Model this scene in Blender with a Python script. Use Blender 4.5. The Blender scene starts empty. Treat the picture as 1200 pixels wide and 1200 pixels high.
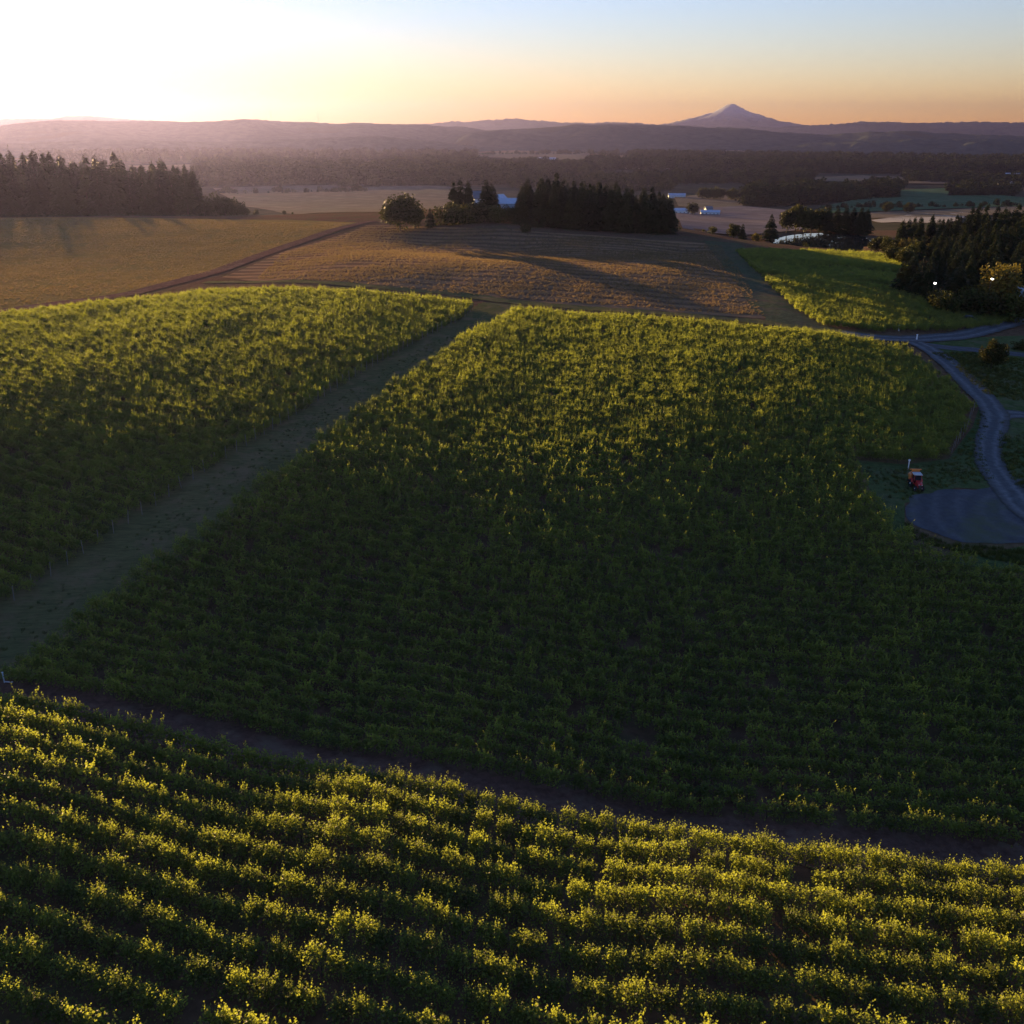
import bpy, bmesh, math, random
import numpy as np
from mathutils import Vector, Matrix
from mathutils.geometry import delaunay_2d_cdt

random.seed(7)
RNG = np.random.default_rng(11)
R = math.radians
S = bpy.context.scene
COL = S.collection

# ------------------------------------------------------------------ camera
CAM_Z = 45.0
PITCH = R(21.25)
FPX = 1152.0                       # focal length in photo pixels (1200 px wide)
cam = bpy.data.cameras.new('camera')
cam.angle = 2 * math.atan(600 / FPX)
cam.clip_start, cam.clip_end = 0.5, 60000
co = bpy.data.objects.new('camera', cam)
COL.objects.link(co)
co.location = (0, 0, CAM_Z)
co.rotation_euler = (R(90) - PITCH, 0, 0)
S.camera = co

# ------------------------------------------------------------------ sky, sun, exposure
SUN_EL, SUN_AZ = R(3.5), R(-24.8)   # azimuth from +Y, negative = towards -X
w = bpy.data.worlds.new('World')
S.world = w
w.use_nodes = True
nt = w.node_tree
bg = nt.nodes['Background']
sky = nt.nodes.new('ShaderNodeTexSky')
sky.sky_type = 'NISHITA'
sky.sun_disc = False
sky.sun_elevation = SUN_EL
sky.sun_rotation = SUN_AZ
sky.altitude = 100
sky.air_density = 1.15
sky.dust_density = 0.0
sky.ozone_density = 2.9
tint = nt.nodes.new('ShaderNodeMix')
tint.data_type, tint.blend_type = 'RGBA', 'MULTIPLY'
tint.inputs[0].default_value = 1
tint.inputs[7].default_value = (0.89, 0.78, 1.12, 1)     # a drier, rosier morning air than the model's
nt.links.new(sky.outputs[0], tint.inputs[6])
nt.links.new(tint.outputs[2], bg.inputs[0])
bg.inputs[1].default_value = 0.05

sl = bpy.data.lights.new('sun', 'SUN')
sl.energy = 2.8
sl.angle = R(0.5)
sl.color = (1.0, 0.65, 0.25)
so = bpy.data.objects.new('sun', sl)
COL.objects.link(so)
sd = Vector((math.sin(SUN_AZ) * math.cos(SUN_EL), math.cos(SUN_AZ) * math.cos(SUN_EL), math.sin(SUN_EL)))
so.rotation_euler = sd.to_track_quat('Z', 'Y').to_euler()
so.location = (0, 0, 300)

S.view_settings.view_transform = 'Standard'
S.view_settings.look = 'None'
S.view_settings.gamma = 1
S.view_settings.exposure = 3.05
S.render.engine = 'CYCLES'
S.cycles.use_denoising = True
S.cycles.max_bounces = 5
S.cycles.diffuse_bounces = 4
S.cycles.transmission_bounces = 3
S.cycles.volume_bounces = 0
S.cycles.use_adaptive_sampling = True
S.cycles.adaptive_threshold = 0.008

# ------------------------------------------------------------------ small helpers
def tag(o, label=None, cat=None, group=None, kind=None):
    if label: o['label'] = label
    if cat: o['category'] = cat
    if group: o['group'] = group
    if kind: o['kind'] = kind
    return o

def link(name, me, mat=None, parent=None):
    o = bpy.data.objects.new(name, me)
    COL.objects.link(o)
    if mat is not None and me is not None and not me.materials:
        me.materials.append(mat)
    if parent is not None:
        o.parent = parent
    return o

def empty(name, loc, rz=0, scale=1):
    o = bpy.data.objects.new(name, None)
    COL.objects.link(o)
    o.location = loc
    o.rotation_euler = (0, 0, rz)
    o.scale = (scale,) * 3 if not hasattr(scale, '__len__') else scale
    o.empty_display_size = 0.3
    return o

def pymesh(name, v, f, mat=None, smooth=False):
    me = bpy.data.meshes.new(name)
    me.from_pydata([tuple(p) for p in v], [], [tuple(q) for q in f])
    if mat: me.materials.append(mat)
    if smooth:
        me.polygons.foreach_set('use_smooth', np.ones(len(me.polygons), dtype=bool))
    me.update()
    return me

def quads_mesh(name, v, k, mat):
    """v: (N*k,3) vertices of N polygons of k corners each."""
    n = len(v) // k
    me = bpy.data.meshes.new(name)
    me.vertices.add(n * k)
    me.vertices.foreach_set('co', np.asarray(v, np.float32).ravel())
    me.loops.add(n * k)
    me.loops.foreach_set('vertex_index', np.arange(n * k, dtype=np.int32))
    me.polygons.add(n)
    me.polygons.foreach_set('loop_start', np.arange(0, n * k, k, dtype=np.int32))
    me.polygons.foreach_set('loop_total', np.full(n, k, np.int32))
    me.materials.append(mat)
    me.update(calc_edges=True)
    return me

# ------------------------------------------------------------------ materials
def nodes_mat(name):
    m = bpy.data.materials.new(name)
    m.use_nodes = True
    return m, m.node_tree, m.node_tree.nodes['Principled BSDF']

def N(t, kind, **kw):
    n = t.nodes.new(kind)
    for k, v in kw.items():
        setattr(n, k, v)
    return n

def noise(t, scale, detail=4, rough=0.55, vec=None, stretch=None):
    n = N(t, 'ShaderNodeTexNoise')
    n.inputs['Scale'].default_value = scale
    n.inputs['Detail'].default_value = detail
    n.inputs['Roughness'].default_value = rough
    if vec is None:
        vec = N(t, 'ShaderNodeNewGeometry').outputs['Position']
    if stretch is not None:
        mp = N(t, 'ShaderNodeMapping')
        mp.inputs['Rotation'].default_value = (0, 0, stretch[3])
        mp.inputs['Scale'].default_value = stretch[:3]
        t.links.new(vec, mp.inputs['Vector'])
        vec = mp.outputs[0]
    t.links.new(vec, n.inputs['Vector'])
    return n.outputs['Fac']

def ramp(t, fac, stops):
    r = N(t, 'ShaderNodeValToRGB')
    el = r.color_ramp.elements
    while len(el) < len(stops): el.new(0.5)
    for e, (p, c) in zip(el, stops):
        e.position = p
        e.color = (*c, 1)
    t.links.new(fac, r.inputs[0])
    return r.outputs[0]

def mixc(t, a, b, fac, mode='MIX'):
    m = N(t, 'ShaderNodeMix', data_type='RGBA', blend_type=mode)
    for sock, val in ((m.inputs[0], fac), (m.inputs[6], a), (m.inputs[7], b)):
        if isinstance(val, (int, float)): sock.default_value = val
        elif isinstance(val, tuple): sock.default_value = (*val, 1)
        else: t.links.new(val, sock)
    return m.outputs[2]

def bump(t, b, h, strength, dist):
    n = N(t, 'ShaderNodeBump')
    n.inputs['Strength'].default_value = strength
    n.inputs['Distance'].default_value = dist
    t.links.new(h, n.inputs['Height'])
    t.links.new(n.outputs[0], b.inputs['Normal'])

def ground_mat(name, c1, c2, c3, s1=0.02, s2=0.3, bstr=0.6, bdist=0.3, streak=None):
    m, t, b = nodes_mat(name)
    a = noise(t, s1, 5, 0.6)
    f = noise(t, s2, 6, 0.7, stretch=streak)
    base = ramp(t, a, [(0.35, c1), (0.65, c2)])
    fine = ramp(t, f, [(0.35, (0.55, 0.55, 0.55)), (0.7, (1.3, 1.3, 1.3))])
    c = mixc(t, base, fine, 0.8, 'MULTIPLY')
    patch = ramp(t, noise(t, s1 * 4.3, 4, 0.65), [(0.5, (0, 0, 0)), (0.68, (1, 1, 1))])
    c = mixc(t, c, c3, patch)
    t.links.new(c, b.inputs['Base Color'])
    b.inputs['Roughness'].default_value = 0.95
    b.inputs['Specular IOR Level'].default_value = 0.0
    bump(t, b, f, bstr, bdist)
    return m

def flat_mat(name, c, rough=0.6, var=0.25, scale=3.0, metal=0.0):
    m, t, b = nodes_mat(name)
    vec = N(t, 'ShaderNodeTexCoord').outputs['Object']
    f = noise(t, scale, 4, 0.6, vec)
    cc = ramp(t, f, [(0.3, tuple(x * (1 - var) for x in c)), (0.7, tuple(min(1, x * (1 + var * 0.6)) for x in c))])
    t.links.new(cc, b.inputs['Base Color'])
    b.inputs['Roughness'].default_value = rough
    b.inputs['Metallic'].default_value = metal
    return m

def leaf_mat(name, c1, c2, trans, tfac=0.4, rnd=0.35, spec=0.03):
    """leaves: diffuse + light let through, with each plant a little different"""
    m, t, b = nodes_mat(name)
    oi = N(t, 'ShaderNodeObjectInfo').outputs['Random']
    big = noise(t, 0.05, 3, 0.6)
    fine = noise(t, 2.2, 3, 0.7)
    c = ramp(t, fine, [(0.3, c1), (0.7, c2)])
    hue = ramp(t, oi, [(0.0, (1 - rnd,) * 3), (1.0, (1 + rnd, 1 + rnd * 0.8, 1 - rnd * 0.3))])
    c = mixc(t, c, hue, 1.0, 'MULTIPLY')
    v2 = ramp(t, big, [(0.35, (0.82, 0.85, 0.85)), (0.65, (1.2, 1.12, 0.95))])
    c = mixc(t, c, v2, 1.0, 'MULTIPLY')
    t.links.new(c, b.inputs['Base Color'])
    b.inputs['Roughness'].default_value = 0.55
    b.inputs['Specular IOR Level'].default_value = spec
    tr = N(t, 'ShaderNodeBsdfTranslucent')
    tc = mixc(t, trans, hue, 1.0, 'MULTIPLY')
    t.links.new(tc, tr.inputs[0])
    mx = N(t, 'ShaderNodeMixShader')
    mx.inputs[0].default_value = tfac
    t.links.new(b.outputs[0], mx.inputs[1])
    t.links.new(tr.outputs[0], mx.inputs[2])
    t.links.new(mx.outputs[0], t.nodes['Material Output'].inputs[0])
    return m

def band_mat(*a):
    """mown field: ground with the curved swaths the mower left"""
    m = ground_mat(*a)
    t = m.node_tree
    b = t.nodes['Principled BSDF']
    src = b.inputs['Base Color'].links[0].from_socket
    mp = N(t, 'ShaderNodeMapping')
    mp.inputs['Rotation'].default_value = (0, 0, R(14))
    t.links.new(N(t, 'ShaderNodeNewGeometry').outputs['Position'], mp.inputs[0])
    wv = N(t, 'ShaderNodeTexWave', wave_type='BANDS', bands_direction='Y')
    t.links.new(mp.outputs[0], wv.inputs['Vector'])
    wv.inputs['Scale'].default_value = 0.045
    wv.inputs['Distortion'].default_value = 5
    wv.inputs['Detail'].default_value = 3
    wv.inputs['Detail Scale'].default_value = 0.12
    c = mixc(t, src, ramp(t, wv.outputs['Fac'], [(0.1, (0.62, 0.6, 0.6)), (0.5, (1.0, 0.98, 0.95)), (0.9, (1.3, 1.2, 1.05))]), 0.85, 'MULTIPLY')
    t.links.new(c, b.inputs['Base Color'])
    return m

M = {}
M['ground'] = ground_mat('vineyard_soil', (0.15, 0.078, 0.045), (0.17, 0.105, 0.058), (0.11, 0.095, 0.04), 0.03, 0.9, 0.8, 0.15)
M['valley'] = ground_mat('valley_floor', (0.085, 0.072, 0.042), (0.11, 0.088, 0.05), (0.055, 0.06, 0.034), 0.0022, 0.03, 0.3, 0.5)
M['straw'] = band_mat('mown_straw', (0.30, 0.175, 0.09), (0.23, 0.14, 0.08), (0.18, 0.125, 0.075), 0.03, 0.6, 0.7, 0.2, (0.25, 1.6, 1, R(12)))
M['gold'] = ground_mat('dry_grass', (0.30, 0.19, 0.055), (0.24, 0.165, 0.052), (0.19, 0.15, 0.052), 0.016, 0.6, 0.4, 0.15, (0.3, 1.3, 1, R(-20)))
M['grass'] = ground_mat('short_grass', (0.075, 0.105, 0.035), (0.105, 0.125, 0.045), (0.13, 0.12, 0.06), 0.06, 1.2, 0.8, 0.2)
M['path'] = ground_mat('mown_headland', (0.16, 0.135, 0.055), (0.12, 0.12, 0.045), (0.20, 0.14, 0.07), 0.08, 1.4, 0.8, 0.18, (0.4, 2.2, 1, R(17)))
M['track'] = ground_mat('bare_red_soil', (0.18, 0.092, 0.062), (0.15, 0.082, 0.055), (0.20, 0.125, 0.08), 0.09, 1.5, 0.9, 0.15)
M['lane'] = ground_mat('green_lane', (0.10, 0.11, 0.05), (0.14, 0.12, 0.065), (0.13, 0.095, 0.06), 0.05, 0.9, 0.8, 0.2)
M['fieldgreen'] = ground_mat('green_crop', (0.085, 0.14, 0.06), (0.10, 0.16, 0.075), (0.12, 0.15, 0.075), 0.004, 0.06, 0.4, 0.5)
M['fieldpale'] = ground_mat('pale_stubble', (0.55, 0.45, 0.32), (0.48, 0.40, 0.29), (0.42, 0.34, 0.24), 0.003, 0.03, 0.3, 0.5)
M['fieldtan'] = ground_mat('tan_stubble', (0.25, 0.18, 0.11), (0.21, 0.165, 0.10), (0.18, 0.15, 0.09), 0.004, 0.04, 0.4, 0.5)
M['fieldgrey'] = ground_mat('ploughed_field', (0.18, 0.14, 0.13), (0.21, 0.17, 0.15), (0.15, 0.13, 0.115), 0.004, 0.04, 0.4, 0.5)

def road_mat():
    m, t, b = nodes_mat('gravel')
    b.inputs['Specular IOR Level'].default_value = 0.05
    at = N(t, 'ShaderNodeAttribute', attribute_name='across')
    wob = N(t, 'ShaderNodeMath', operation='MULTIPLY_ADD')
    t.links.new(noise(t, 0.22, 5, 0.7), wob.inputs[0])
    wob.inputs[1].default_value = 0.34
    sb = N(t, 'ShaderNodeMath', operation='SUBTRACT')
    t.links.new(at.outputs['Fac'], sb.inputs[0]); sb.inputs[1].default_value = 0.17
    t.links.new(sb.outputs[0], wob.inputs[2])
    ruts = ramp(t, wob.outputs[0], [(0.0, (0.085, 0.08, 0.065)), (0.16, (0.115, 0.11, 0.105)), (0.28, (0.17, 0.165, 0.16)), (0.42, (0.10, 0.10, 0.097)),
                                       (0.58, (0.10, 0.10, 0.097)), (0.72, (0.17, 0.165, 0.16)), (0.86, (0.115, 0.11, 0.105)), (1.0, (0.085, 0.08, 0.065))])
    f = noise(t, 1.2, 6, 0.7)
    c = mixc(t, ruts, ramp(t, f, [(0.3, (0.65, 0.65, 0.68)), (0.7, (1.2, 1.2, 1.2))]), 0.9, 'MULTIPLY')
    t.links.new(c, b.inputs['Base Color'])
    b.inputs['Roughness'].default_value = 0.9
    bump(t, b, f, 0.5, 0.05)
    return m
M['gravel'] = road_mat()

def lot_mat():
    m, t, b = nodes_mat('gravel_yard')
    b.inputs['Specular IOR Level'].default_value = 0.05
    geo = N(t, 'ShaderNodeNewGeometry').outputs['Position']
    wv = N(t, 'ShaderNodeTexWave', wave_type='RINGS', rings_direction='Z')
    mp = N(t, 'ShaderNodeMapping')
    mp.inputs['Location'].default_value = (-64.0, -108.0, 0)
    t.links.new(geo, mp.inputs[0])
    t.links.new(mp.outputs[0], wv.inputs['Vector'])
    wv.inputs['Scale'].default_value = 0.11
    wv.inputs['Distortion'].default_value = 16
    wv.inputs['Detail Scale'].default_value = 0.25
    c = ramp(t, wv.outputs['Fac'], [(0.0, (0.085, 0.082, 0.082)), (0.6, (0.095, 0.092, 0.092)), (1.0, (0.112, 0.108, 0.105))])
    f = noise(t, 1.5, 6, 0.7)
    c = mixc(t, c, ramp(t, f, [(0.3, (0.7, 0.7, 0.72)), (0.7, (1.2, 1.2, 1.2))]), 0.9, 'MULTIPLY')
    g = ramp(t, noise(t, 0.12, 4, 0.6), [(0.56, (0, 0, 0)), (0.7, (1, 1, 1))])
    c = mixc(t, c, (0.10, 0.105, 0.055), g)
    t.links.new(c, b.inputs['Base Color'])
    b.inputs['Roughness'].default_value = 0.9
    bump(t, b, f, 0.5, 0.05)
    return m
M['lot'] = lot_mat()

def water_mat():
    m, t, b = nodes_mat('still_water')
    b.inputs['Base Color'].default_value = (0.02, 0.025, 0.02, 1)
    b.inputs['Roughness'].default_value = 0.04
    b.inputs['IOR'].default_value = 1.33
    bump(t, b, noise(t, 0.8, 2, 0.5), 0.05, 0.02)
    return m
M['water'] = water_mat()

M['vine_leaf'] = leaf_mat('vine_leaf', (0.09, 0.106, 0.042), (0.13, 0.142, 0.056), (0.33, 0.38, 0.055), 0.5, 0.25, 0.15)
M['bark'] = flat_mat('bark', (0.09, 0.065, 0.045), 0.95, 0.4, 6)
M['fir'] = leaf_mat('fir_needles', (0.02, 0.034, 0.015), (0.04, 0.055, 0.024), (0.05, 0.05, 0.015), 0.12, 0.3)
M['broad'] = leaf_mat('broad_leaves', (0.034, 0.048, 0.016), (0.06, 0.072, 0.025), (0.09, 0.085, 0.02), 0.16, 0.3)
M['amber'] = leaf_mat('amber_leaves', (0.10, 0.09, 0.026), (0.14, 0.115, 0.034), (0.2, 0.16, 0.03), 0.2, 0.2)
M['farfir'] = leaf_mat('far_fir_needles', (0.022, 0.034, 0.018), (0.04, 0.052, 0.026), (0.03, 0.03, 0.012), 0.04, 0.3, 0.0)
M['farbroad'] = leaf_mat('far_broad_leaves', (0.034, 0.044, 0.022), (0.06, 0.068, 0.032), (0.04, 0.04, 0.014), 0.04, 0.3, 0.0)
M['drygrass'] = leaf_mat('dry_tuft', (0.19, 0.13, 0.075), (0.23, 0.16, 0.09), (0.28, 0.19, 0.09), 0.3, 0.25)
M['wood'] = flat_mat('weathered_wood', (0.2, 0.17, 0.14), 0.85, 0.3, 8)
M['white'] = flat_mat('white_paint', (0.78, 0.78, 0.77), 0.55, 0.08, 2)
M['roofwhite'] = flat_mat('dusty_white_paint', (0.5, 0.49, 0.46), 0.6, 0.15, 2)
M['redpaint'] = flat_mat('red_paint', (0.52, 0.03, 0.025), 0.35, 0.12, 3)
M['orange'] = flat_mat('orange_paint', (0.62, 0.2, 0.03), 0.45, 0.15, 3)
M['rubber'] = flat_mat('rubber', (0.02, 0.02, 0.021), 0.85, 0.2, 6)
M['darkmetal'] = flat_mat('dark_metal', (0.045, 0.045, 0.05), 0.5, 0.2, 6, 0.4)
M['roofgrey'] = flat_mat('grey_roofing', (0.17, 0.17, 0.18), 0.7, 0.2, 0.8)
M['roofmetal'] = flat_mat('pale_metal_roofing', (0.55, 0.58, 0.62), 0.35, 0.1, 0.5, 0.3)
M['bluepaint'] = flat_mat('blue_grey_siding', (0.30, 0.38, 0.46), 0.6, 0.1, 1)
M['carblue'] = flat_mat('car_paint', (0.06, 0.085, 0.13), 0.25, 0.08, 1, 0.3)

def glass_mat():
    m, t, b = nodes_mat('dark_glass')
    f = noise(t, 2, 2, 0.5)
    t.links.new(ramp(t, f, [(0.3, (0.012, 0.014, 0.018)), (0.7, (0.03, 0.034, 0.04))]), b.inputs['Base Color'])
    b.inputs['Roughness'].default_value = 0.08
    return m
M['glass'] = glass_mat()

def lamp_mat():
    m, t, b = nodes_mat('lamp_glow')
    b.inputs['Base Color'].default_value = (0.9, 0.9, 0.85, 1)
    b.inputs['Emission Color'].default_value = (1, 0.93, 0.82, 1)
    b.inputs['Emission Strength'].default_value = 2.5
    return m
M['lamp'] = lamp_mat()

# ------------------------------------------------------------------ terrain
SP, CP = math.sin(PITCH), math.cos(PITCH)
def ray(px, py):
    """pixel of the 1200 px photo -> (azimuth, tan of the angle below the horizon)"""
    u, v = (px - 600) / FPX, (600 - py) / FPX
    fx, fy, fz = u, CP + SP * v, -SP + CP * v
    return math.atan2(fx, fy), -fz / math.hypot(fx, fy)

def az_of(px, py=300):
    return ray(px, py)[0]

ctl = []                               # (azimuth, distance, z)
def cp(px, py, z):
    a, td = ray(px, py)
    ctl.append((a, (CAM_Z - z) / td, z))
def cd(px, D, z):
    ctl.append((az_of(px), D, z))
for px in (-250, 600, 1450):
    cd(px, 12, 3.0)
for a in [(-150,1250,0.2),(300,1250,0.1),(700,1250,0.1),(1350,1250,0.2), (0,1000,0.8),(350,1040,0.5),(700,1090,0.3),(1200,1120,0.2),(0,865,1.3),(400,950,1.0),(800,1022,0.6),
          (-100,770,-1.3),(0,800,-1.3),(400,885,-1.2),(800,965,-1.1),(1200,1010,-.8),
          (0,700,-.2),(0,600,2.3),(300,700,-.1),(300,600,2.5),(600,750,-.3),(600,600,2.5),(900,800,-.7),(900,600,2.1),(1150,600,2.0),(1300,640,1.6),(1200,800,-1.2),
          (0,470,6.1),(150,400,7.3),(300,450,6.1),(600,450,5.1),(900,450,5.4),(1060,500,3.6),(1150,500,2.6),(1290,500,2.2),
          (-100,380,7.0),(0,372,7.2),(250,352,7.8),(450,348,7.7),(600,370,6.7),(800,378,6.6),(1000,395,5.4),(1150,410,3.2),(1300,420,2.2),
          (0,342,6.2),(0,300,4.4),(0,254,3.2),(-150,256,3.0),(150,300,5.2),(150,253,3.4),(300,318,6.2),(300,285,5.4),(300,255,3.4),(420,300,8.2),(420,263,6.6),
          (600,340,7.6),(600,307,8.6),(600,290,3.9),(600,269,7.7),(500,335,7.8),(500,305,8.6),(500,285,4.3),(500,264,7.6),(800,340,6.8),(800,310,7.4),(800,296,3.0),(800,280,5.0),
          (860,330,6.6),(860,292,3.8),(960,378,5.8),(960,345,5.8),(960,331,6.1),(960,321,3.7),(960,313,4.6),(960,304,2.2),(960,292,1.6),
          (1080,382,4.2),(1080,350,4.4),(1080,332,3.0),(1080,305,0.6),(1180,380,2.6),(1180,340,1.6),(1180,300,-2),(1300,340,0),(960,282,-5.2),(880,279,-3.4),(1040,281,-6)]:
    cp(*a)
for px, z1, z2, z3 in ((-200,-20,-38,-50),(0,-20,-38,-50),(200,-19,-36,-50),(400,-16,-32,-48),(600,-14,-32,-50),(800,-22,-40,-52),(950,-22,-42,-54),(1100,-20,-40,-54),(1250,-18,-38,-52),(1450,-16,-36,-50)):
    cd(px, 760, z1 * 0.75); cd(px, 1000, z2 * 0.86); cd(px, 1400, z3 * 0.94)
    cd(px, 2200, -59); cd(px, 4200, -60); cd(px, 12000, -60)
ctl = np.array(ctl)
CU = np.stack([ctl[:, 0] * 2.2, np.log(ctl[:, 1])], 1)
def _phi(d2):
    return 0.5 * d2 * np.log(d2 + 1e-9)
_n = len(CU)
_A = np.zeros((_n + 3, _n + 3))
_A[:_n, :_n] = _phi(((CU[:, None] - CU[None]) ** 2).sum(-1)) + np.eye(_n) * 0.0004
_P = np.concatenate([np.ones((_n, 1)), CU], 1)
_A[:_n, _n:] = _P
_A[_n:, :_n] = _P.T
_W = np.linalg.solve(_A, np.concatenate([ctl[:, 2], np.zeros(3)]))
def tps(az, D):
    az, D = np.asarray(az, float), np.asarray(D, float)
    sh = az.shape
    q = np.stack([az.ravel() * 2.2, np.log(D.ravel())], 1)
    out = np.empty(len(q))
    for i in range(0, len(q), 20000):
        k = q[i:i + 20000]
        out[i:i + 20000] = _phi(((k[:, None] - CU[None]) ** 2).sum(-1)) @ _W[:_n] + _W[_n] + k @ _W[_n + 1:]
    return out.reshape(sh)

def waves(x, y, seed, wl, octaves=3):
    r = np.random.default_rng(seed)
    s = 0
    for o in range(octaves):
        for _ in range(3):
            a, p = r.uniform(0, 6.28), r.uniform(0, 6.28)
            k = 6.283 / (wl / 1.9 ** o) * r.uniform(0.8, 1.25)
            s = s + np.sin((x * math.cos(a) + y * math.sin(a)) * k + p) * 0.5 ** o / 3
    return s

# polar grid: fine in front of the camera, coarse behind
GR = np.exp(np.linspace(math.log(10), math.log(16300), 400))
_front = np.linspace(R(-46), R(46), 331)
GA = np.concatenate([np.linspace(R(-180), R(-46), 24)[:-1], _front, np.linspace(R(46), R(180), 24)[1:]])
AZ, DD = np.meshgrid(GA, GR)
_azc = np.clip(AZ, R(-46), R(46))
GZ = tps(_azc, np.minimum(DD, 4500))
GX, GY = DD * np.sin(AZ), DD * np.cos(AZ)
_far = np.clip((DD - 1500) / 1500, 0, 1)
GZ = GZ * (1 - _far) + _far * (-60)
GZ += waves(GX, GY, 3, 34, 2) * np.clip((DD - 60) / 400, 0.03, 0.16) * np.clip((600 - DD) / 300, 0, 1)
GZ += waves(GX, GY, 5, 700, 2) * np.clip((DD - 700) / 900, 0, 1) * 3.0
# the pond lies in a shallow bowl
POND_Z = None
_pc = ray(962, 282.5)
def H(x, y):
    """height of the terrain sheet (bilinear in the polar grid)"""
    x, y = np.asarray(x, float), np.asarray(y, float)
    a, d = np.arctan2(x, y), np.clip(np.hypot(x, y), GR[0], GR[-1] * 0.999)
    j = np.clip(np.searchsorted(GA, a) - 1, 0, len(GA) - 2)
    fi = np.log(d / GR[0]) / math.log(GR[1] / GR[0])
    i = np.clip(fi.astype(int), 0, len(GR) - 2)
    u = (d - GR[i]) / (GR[i + 1] - GR[i])
    v = (a - GA[j]) / (GA[j + 1] - GA[j])
    return (GZ[i, j] * (1 - u) + GZ[i + 1, j] * u) * (1 - v) + (GZ[i, j + 1] * (1 - u) + GZ[i + 1, j + 1] * u) * v

_DS = np.exp(np.linspace(math.log(20), math.log(20000), 5000))
def hit(px, py, lift=0.0):
    """where the line of sight through a photo pixel meets the terrain"""
    a, td = ray(px, py)
    gz = H(_DS * math.sin(a), _DS * math.cos(a)) + lift
    below = np.nonzero(CAM_Z - _DS * td <= gz)[0]
    D = _DS[below[0]] if len(below) else 6000.0
    return D * math.sin(a), D * math.cos(a)

def at(px, D):
    a = az_of(px, 250)
    x, y = D * math.sin(a), D * math.cos(a)
    return Vector((x, y, float(H(x, y))))

def pix(x, y, z):
    d = np.asarray(y) * CP - (np.asarray(z) - CAM_Z) * SP
    u = np.asarray(y) * SP + (np.asarray(z) - CAM_Z) * CP
    return 600 + FPX * np.asarray(x) / d, 600 - FPX * u / d

def catmull(pts, n=8, closed=False):
    P = [np.array(p, float) for p in pts]
    out = []
    m = len(P)
    for i in range(m if closed else m - 1):
        if closed:
            p0, p1, p2, p3 = P[(i - 1) % m], P[i], P[(i + 1) % m], P[(i + 2) % m]
        else:
            p0, p1, p2, p3 = P[max(i - 1, 0)], P[i], P[i + 1], P[min(i + 2, m - 1)]
        for k in range(n):
            t = k / n
            out.append(0.5 * ((2 * p1) + (-p0 + p2) * t + (2 * p0 - 5 * p1 + 4 * p2 - p3) * t * t + (-p0 + 3 * p1 - 3 * p2 + p3) * t ** 3))
    if not closed: out.append(P[-1])
    return out

def inside(poly, x, y):
    poly = np.asarray(poly, float)
    x, y = np.asarray(x, float), np.asarray(y, float)
    r = np.zeros(x.shape, bool)
    j = len(poly) - 1
    for i in range(len(poly)):
        xi, yi, xj, yj = *poly[i], *poly[j]
        c = ((yi > y) != (yj > y)) & (x < (xj - xi) * (y - yi) / (yj - yi + 1e-12) + xi)
        r ^= c
        j = i
    return r

pond_outline = [hit(*p) for p in catmull([(905,281.5),(915,278.8),(935,277.6),(960,277.2),(985,278),(1010,279.5),(1022,283),(1005,287.5),(985,287.5),(955,286.6),(930,285)], 6, True)]
_pp = np.array(pond_outline)
POND_Z = float(np.median(H(_pp[:, 0], _pp[:, 1]))) - 0.2
_cx, _cy = _pp.mean(0)
_ex, _ey = np.abs(_pp[:, 0] - _cx).max() * 1.0, np.abs(_pp[:, 1] - _cy).max() * 1.0
_e = np.hypot((GX - _cx) / _ex, (GY - _cy) / _ey)
_wt = np.clip((1.9 - _e) / 0.7, 0, 1)
GZ = GZ * (1 - _wt) + (POND_Z + 0.35) * _wt
_in = inside(pond_outline, GX, GY)
GZ = np.where(_in, POND_Z - 0.8, GZ)

# the ground sheet itself
def build_ground():
    nr, na = GZ.shape
    v = np.stack([GX, GY, GZ], -1).reshape(-1, 3)
    i, j = np.meshgrid(np.arange(nr - 1), np.arange(na - 1), indexing='ij')
    a = (i * na + j).ravel()
    f = np.stack([a, a + 1, a + na + 1, a + na], 1)[:, ::-1]
    # centre fan
    v = np.concatenate([v, [[0, 0, GZ[0].mean()]]])
    me = bpy.data.meshes.new('ground')
    nq, nt_ = len(f), na - 1
    fan = np.stack([np.arange(na - 1) + 1, np.arange(na - 1), np.full(na - 1, len(v) - 1)], 1)[:, ::-1]
    me.vertices.add(len(v)); me.vertices.foreach_set('co', v.astype(np.float32).ravel())
    loops = np.concatenate([f.ravel(), fan.ravel()]).astype(np.int32)
    me.loops.add(len(loops)); me.loops.foreach_set('vertex_index', loops)
    me.polygons.add(nq + nt_)
    st = np.concatenate([np.arange(nq) * 4, nq * 4 + np.arange(nt_) * 3]).astype(np.int32)
    me.polygons.foreach_set('loop_start', st)
    me.polygons.foreach_set('loop_total', np.concatenate([np.full(nq, 4), np.full(nt_, 3)]).astype(np.int32))
    me.materials.append(M['ground']); me.materials.append(M['valley'])
    mi = np.zeros(nq + nt_, np.int32)
    dq = DD[:-1, :-1].ravel()
    mi[:nq] = (dq > 620)
    me.polygons.foreach_set('material_index', mi)
    me.polygons.foreach_set('use_smooth', np.ones(nq + nt_, bool))
    me.update(calc_edges=True); me.validate()
    o = link('ground', me)
    tag(o, kind='structure')
    return o
ground = build_ground()

def lift_of(x, y, k=1.0):
    d = np.hypot(x, y)
    return (0.02 + 0.00012 * d + 0.0006 * np.maximum(d - 450, 0)) * k

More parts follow.
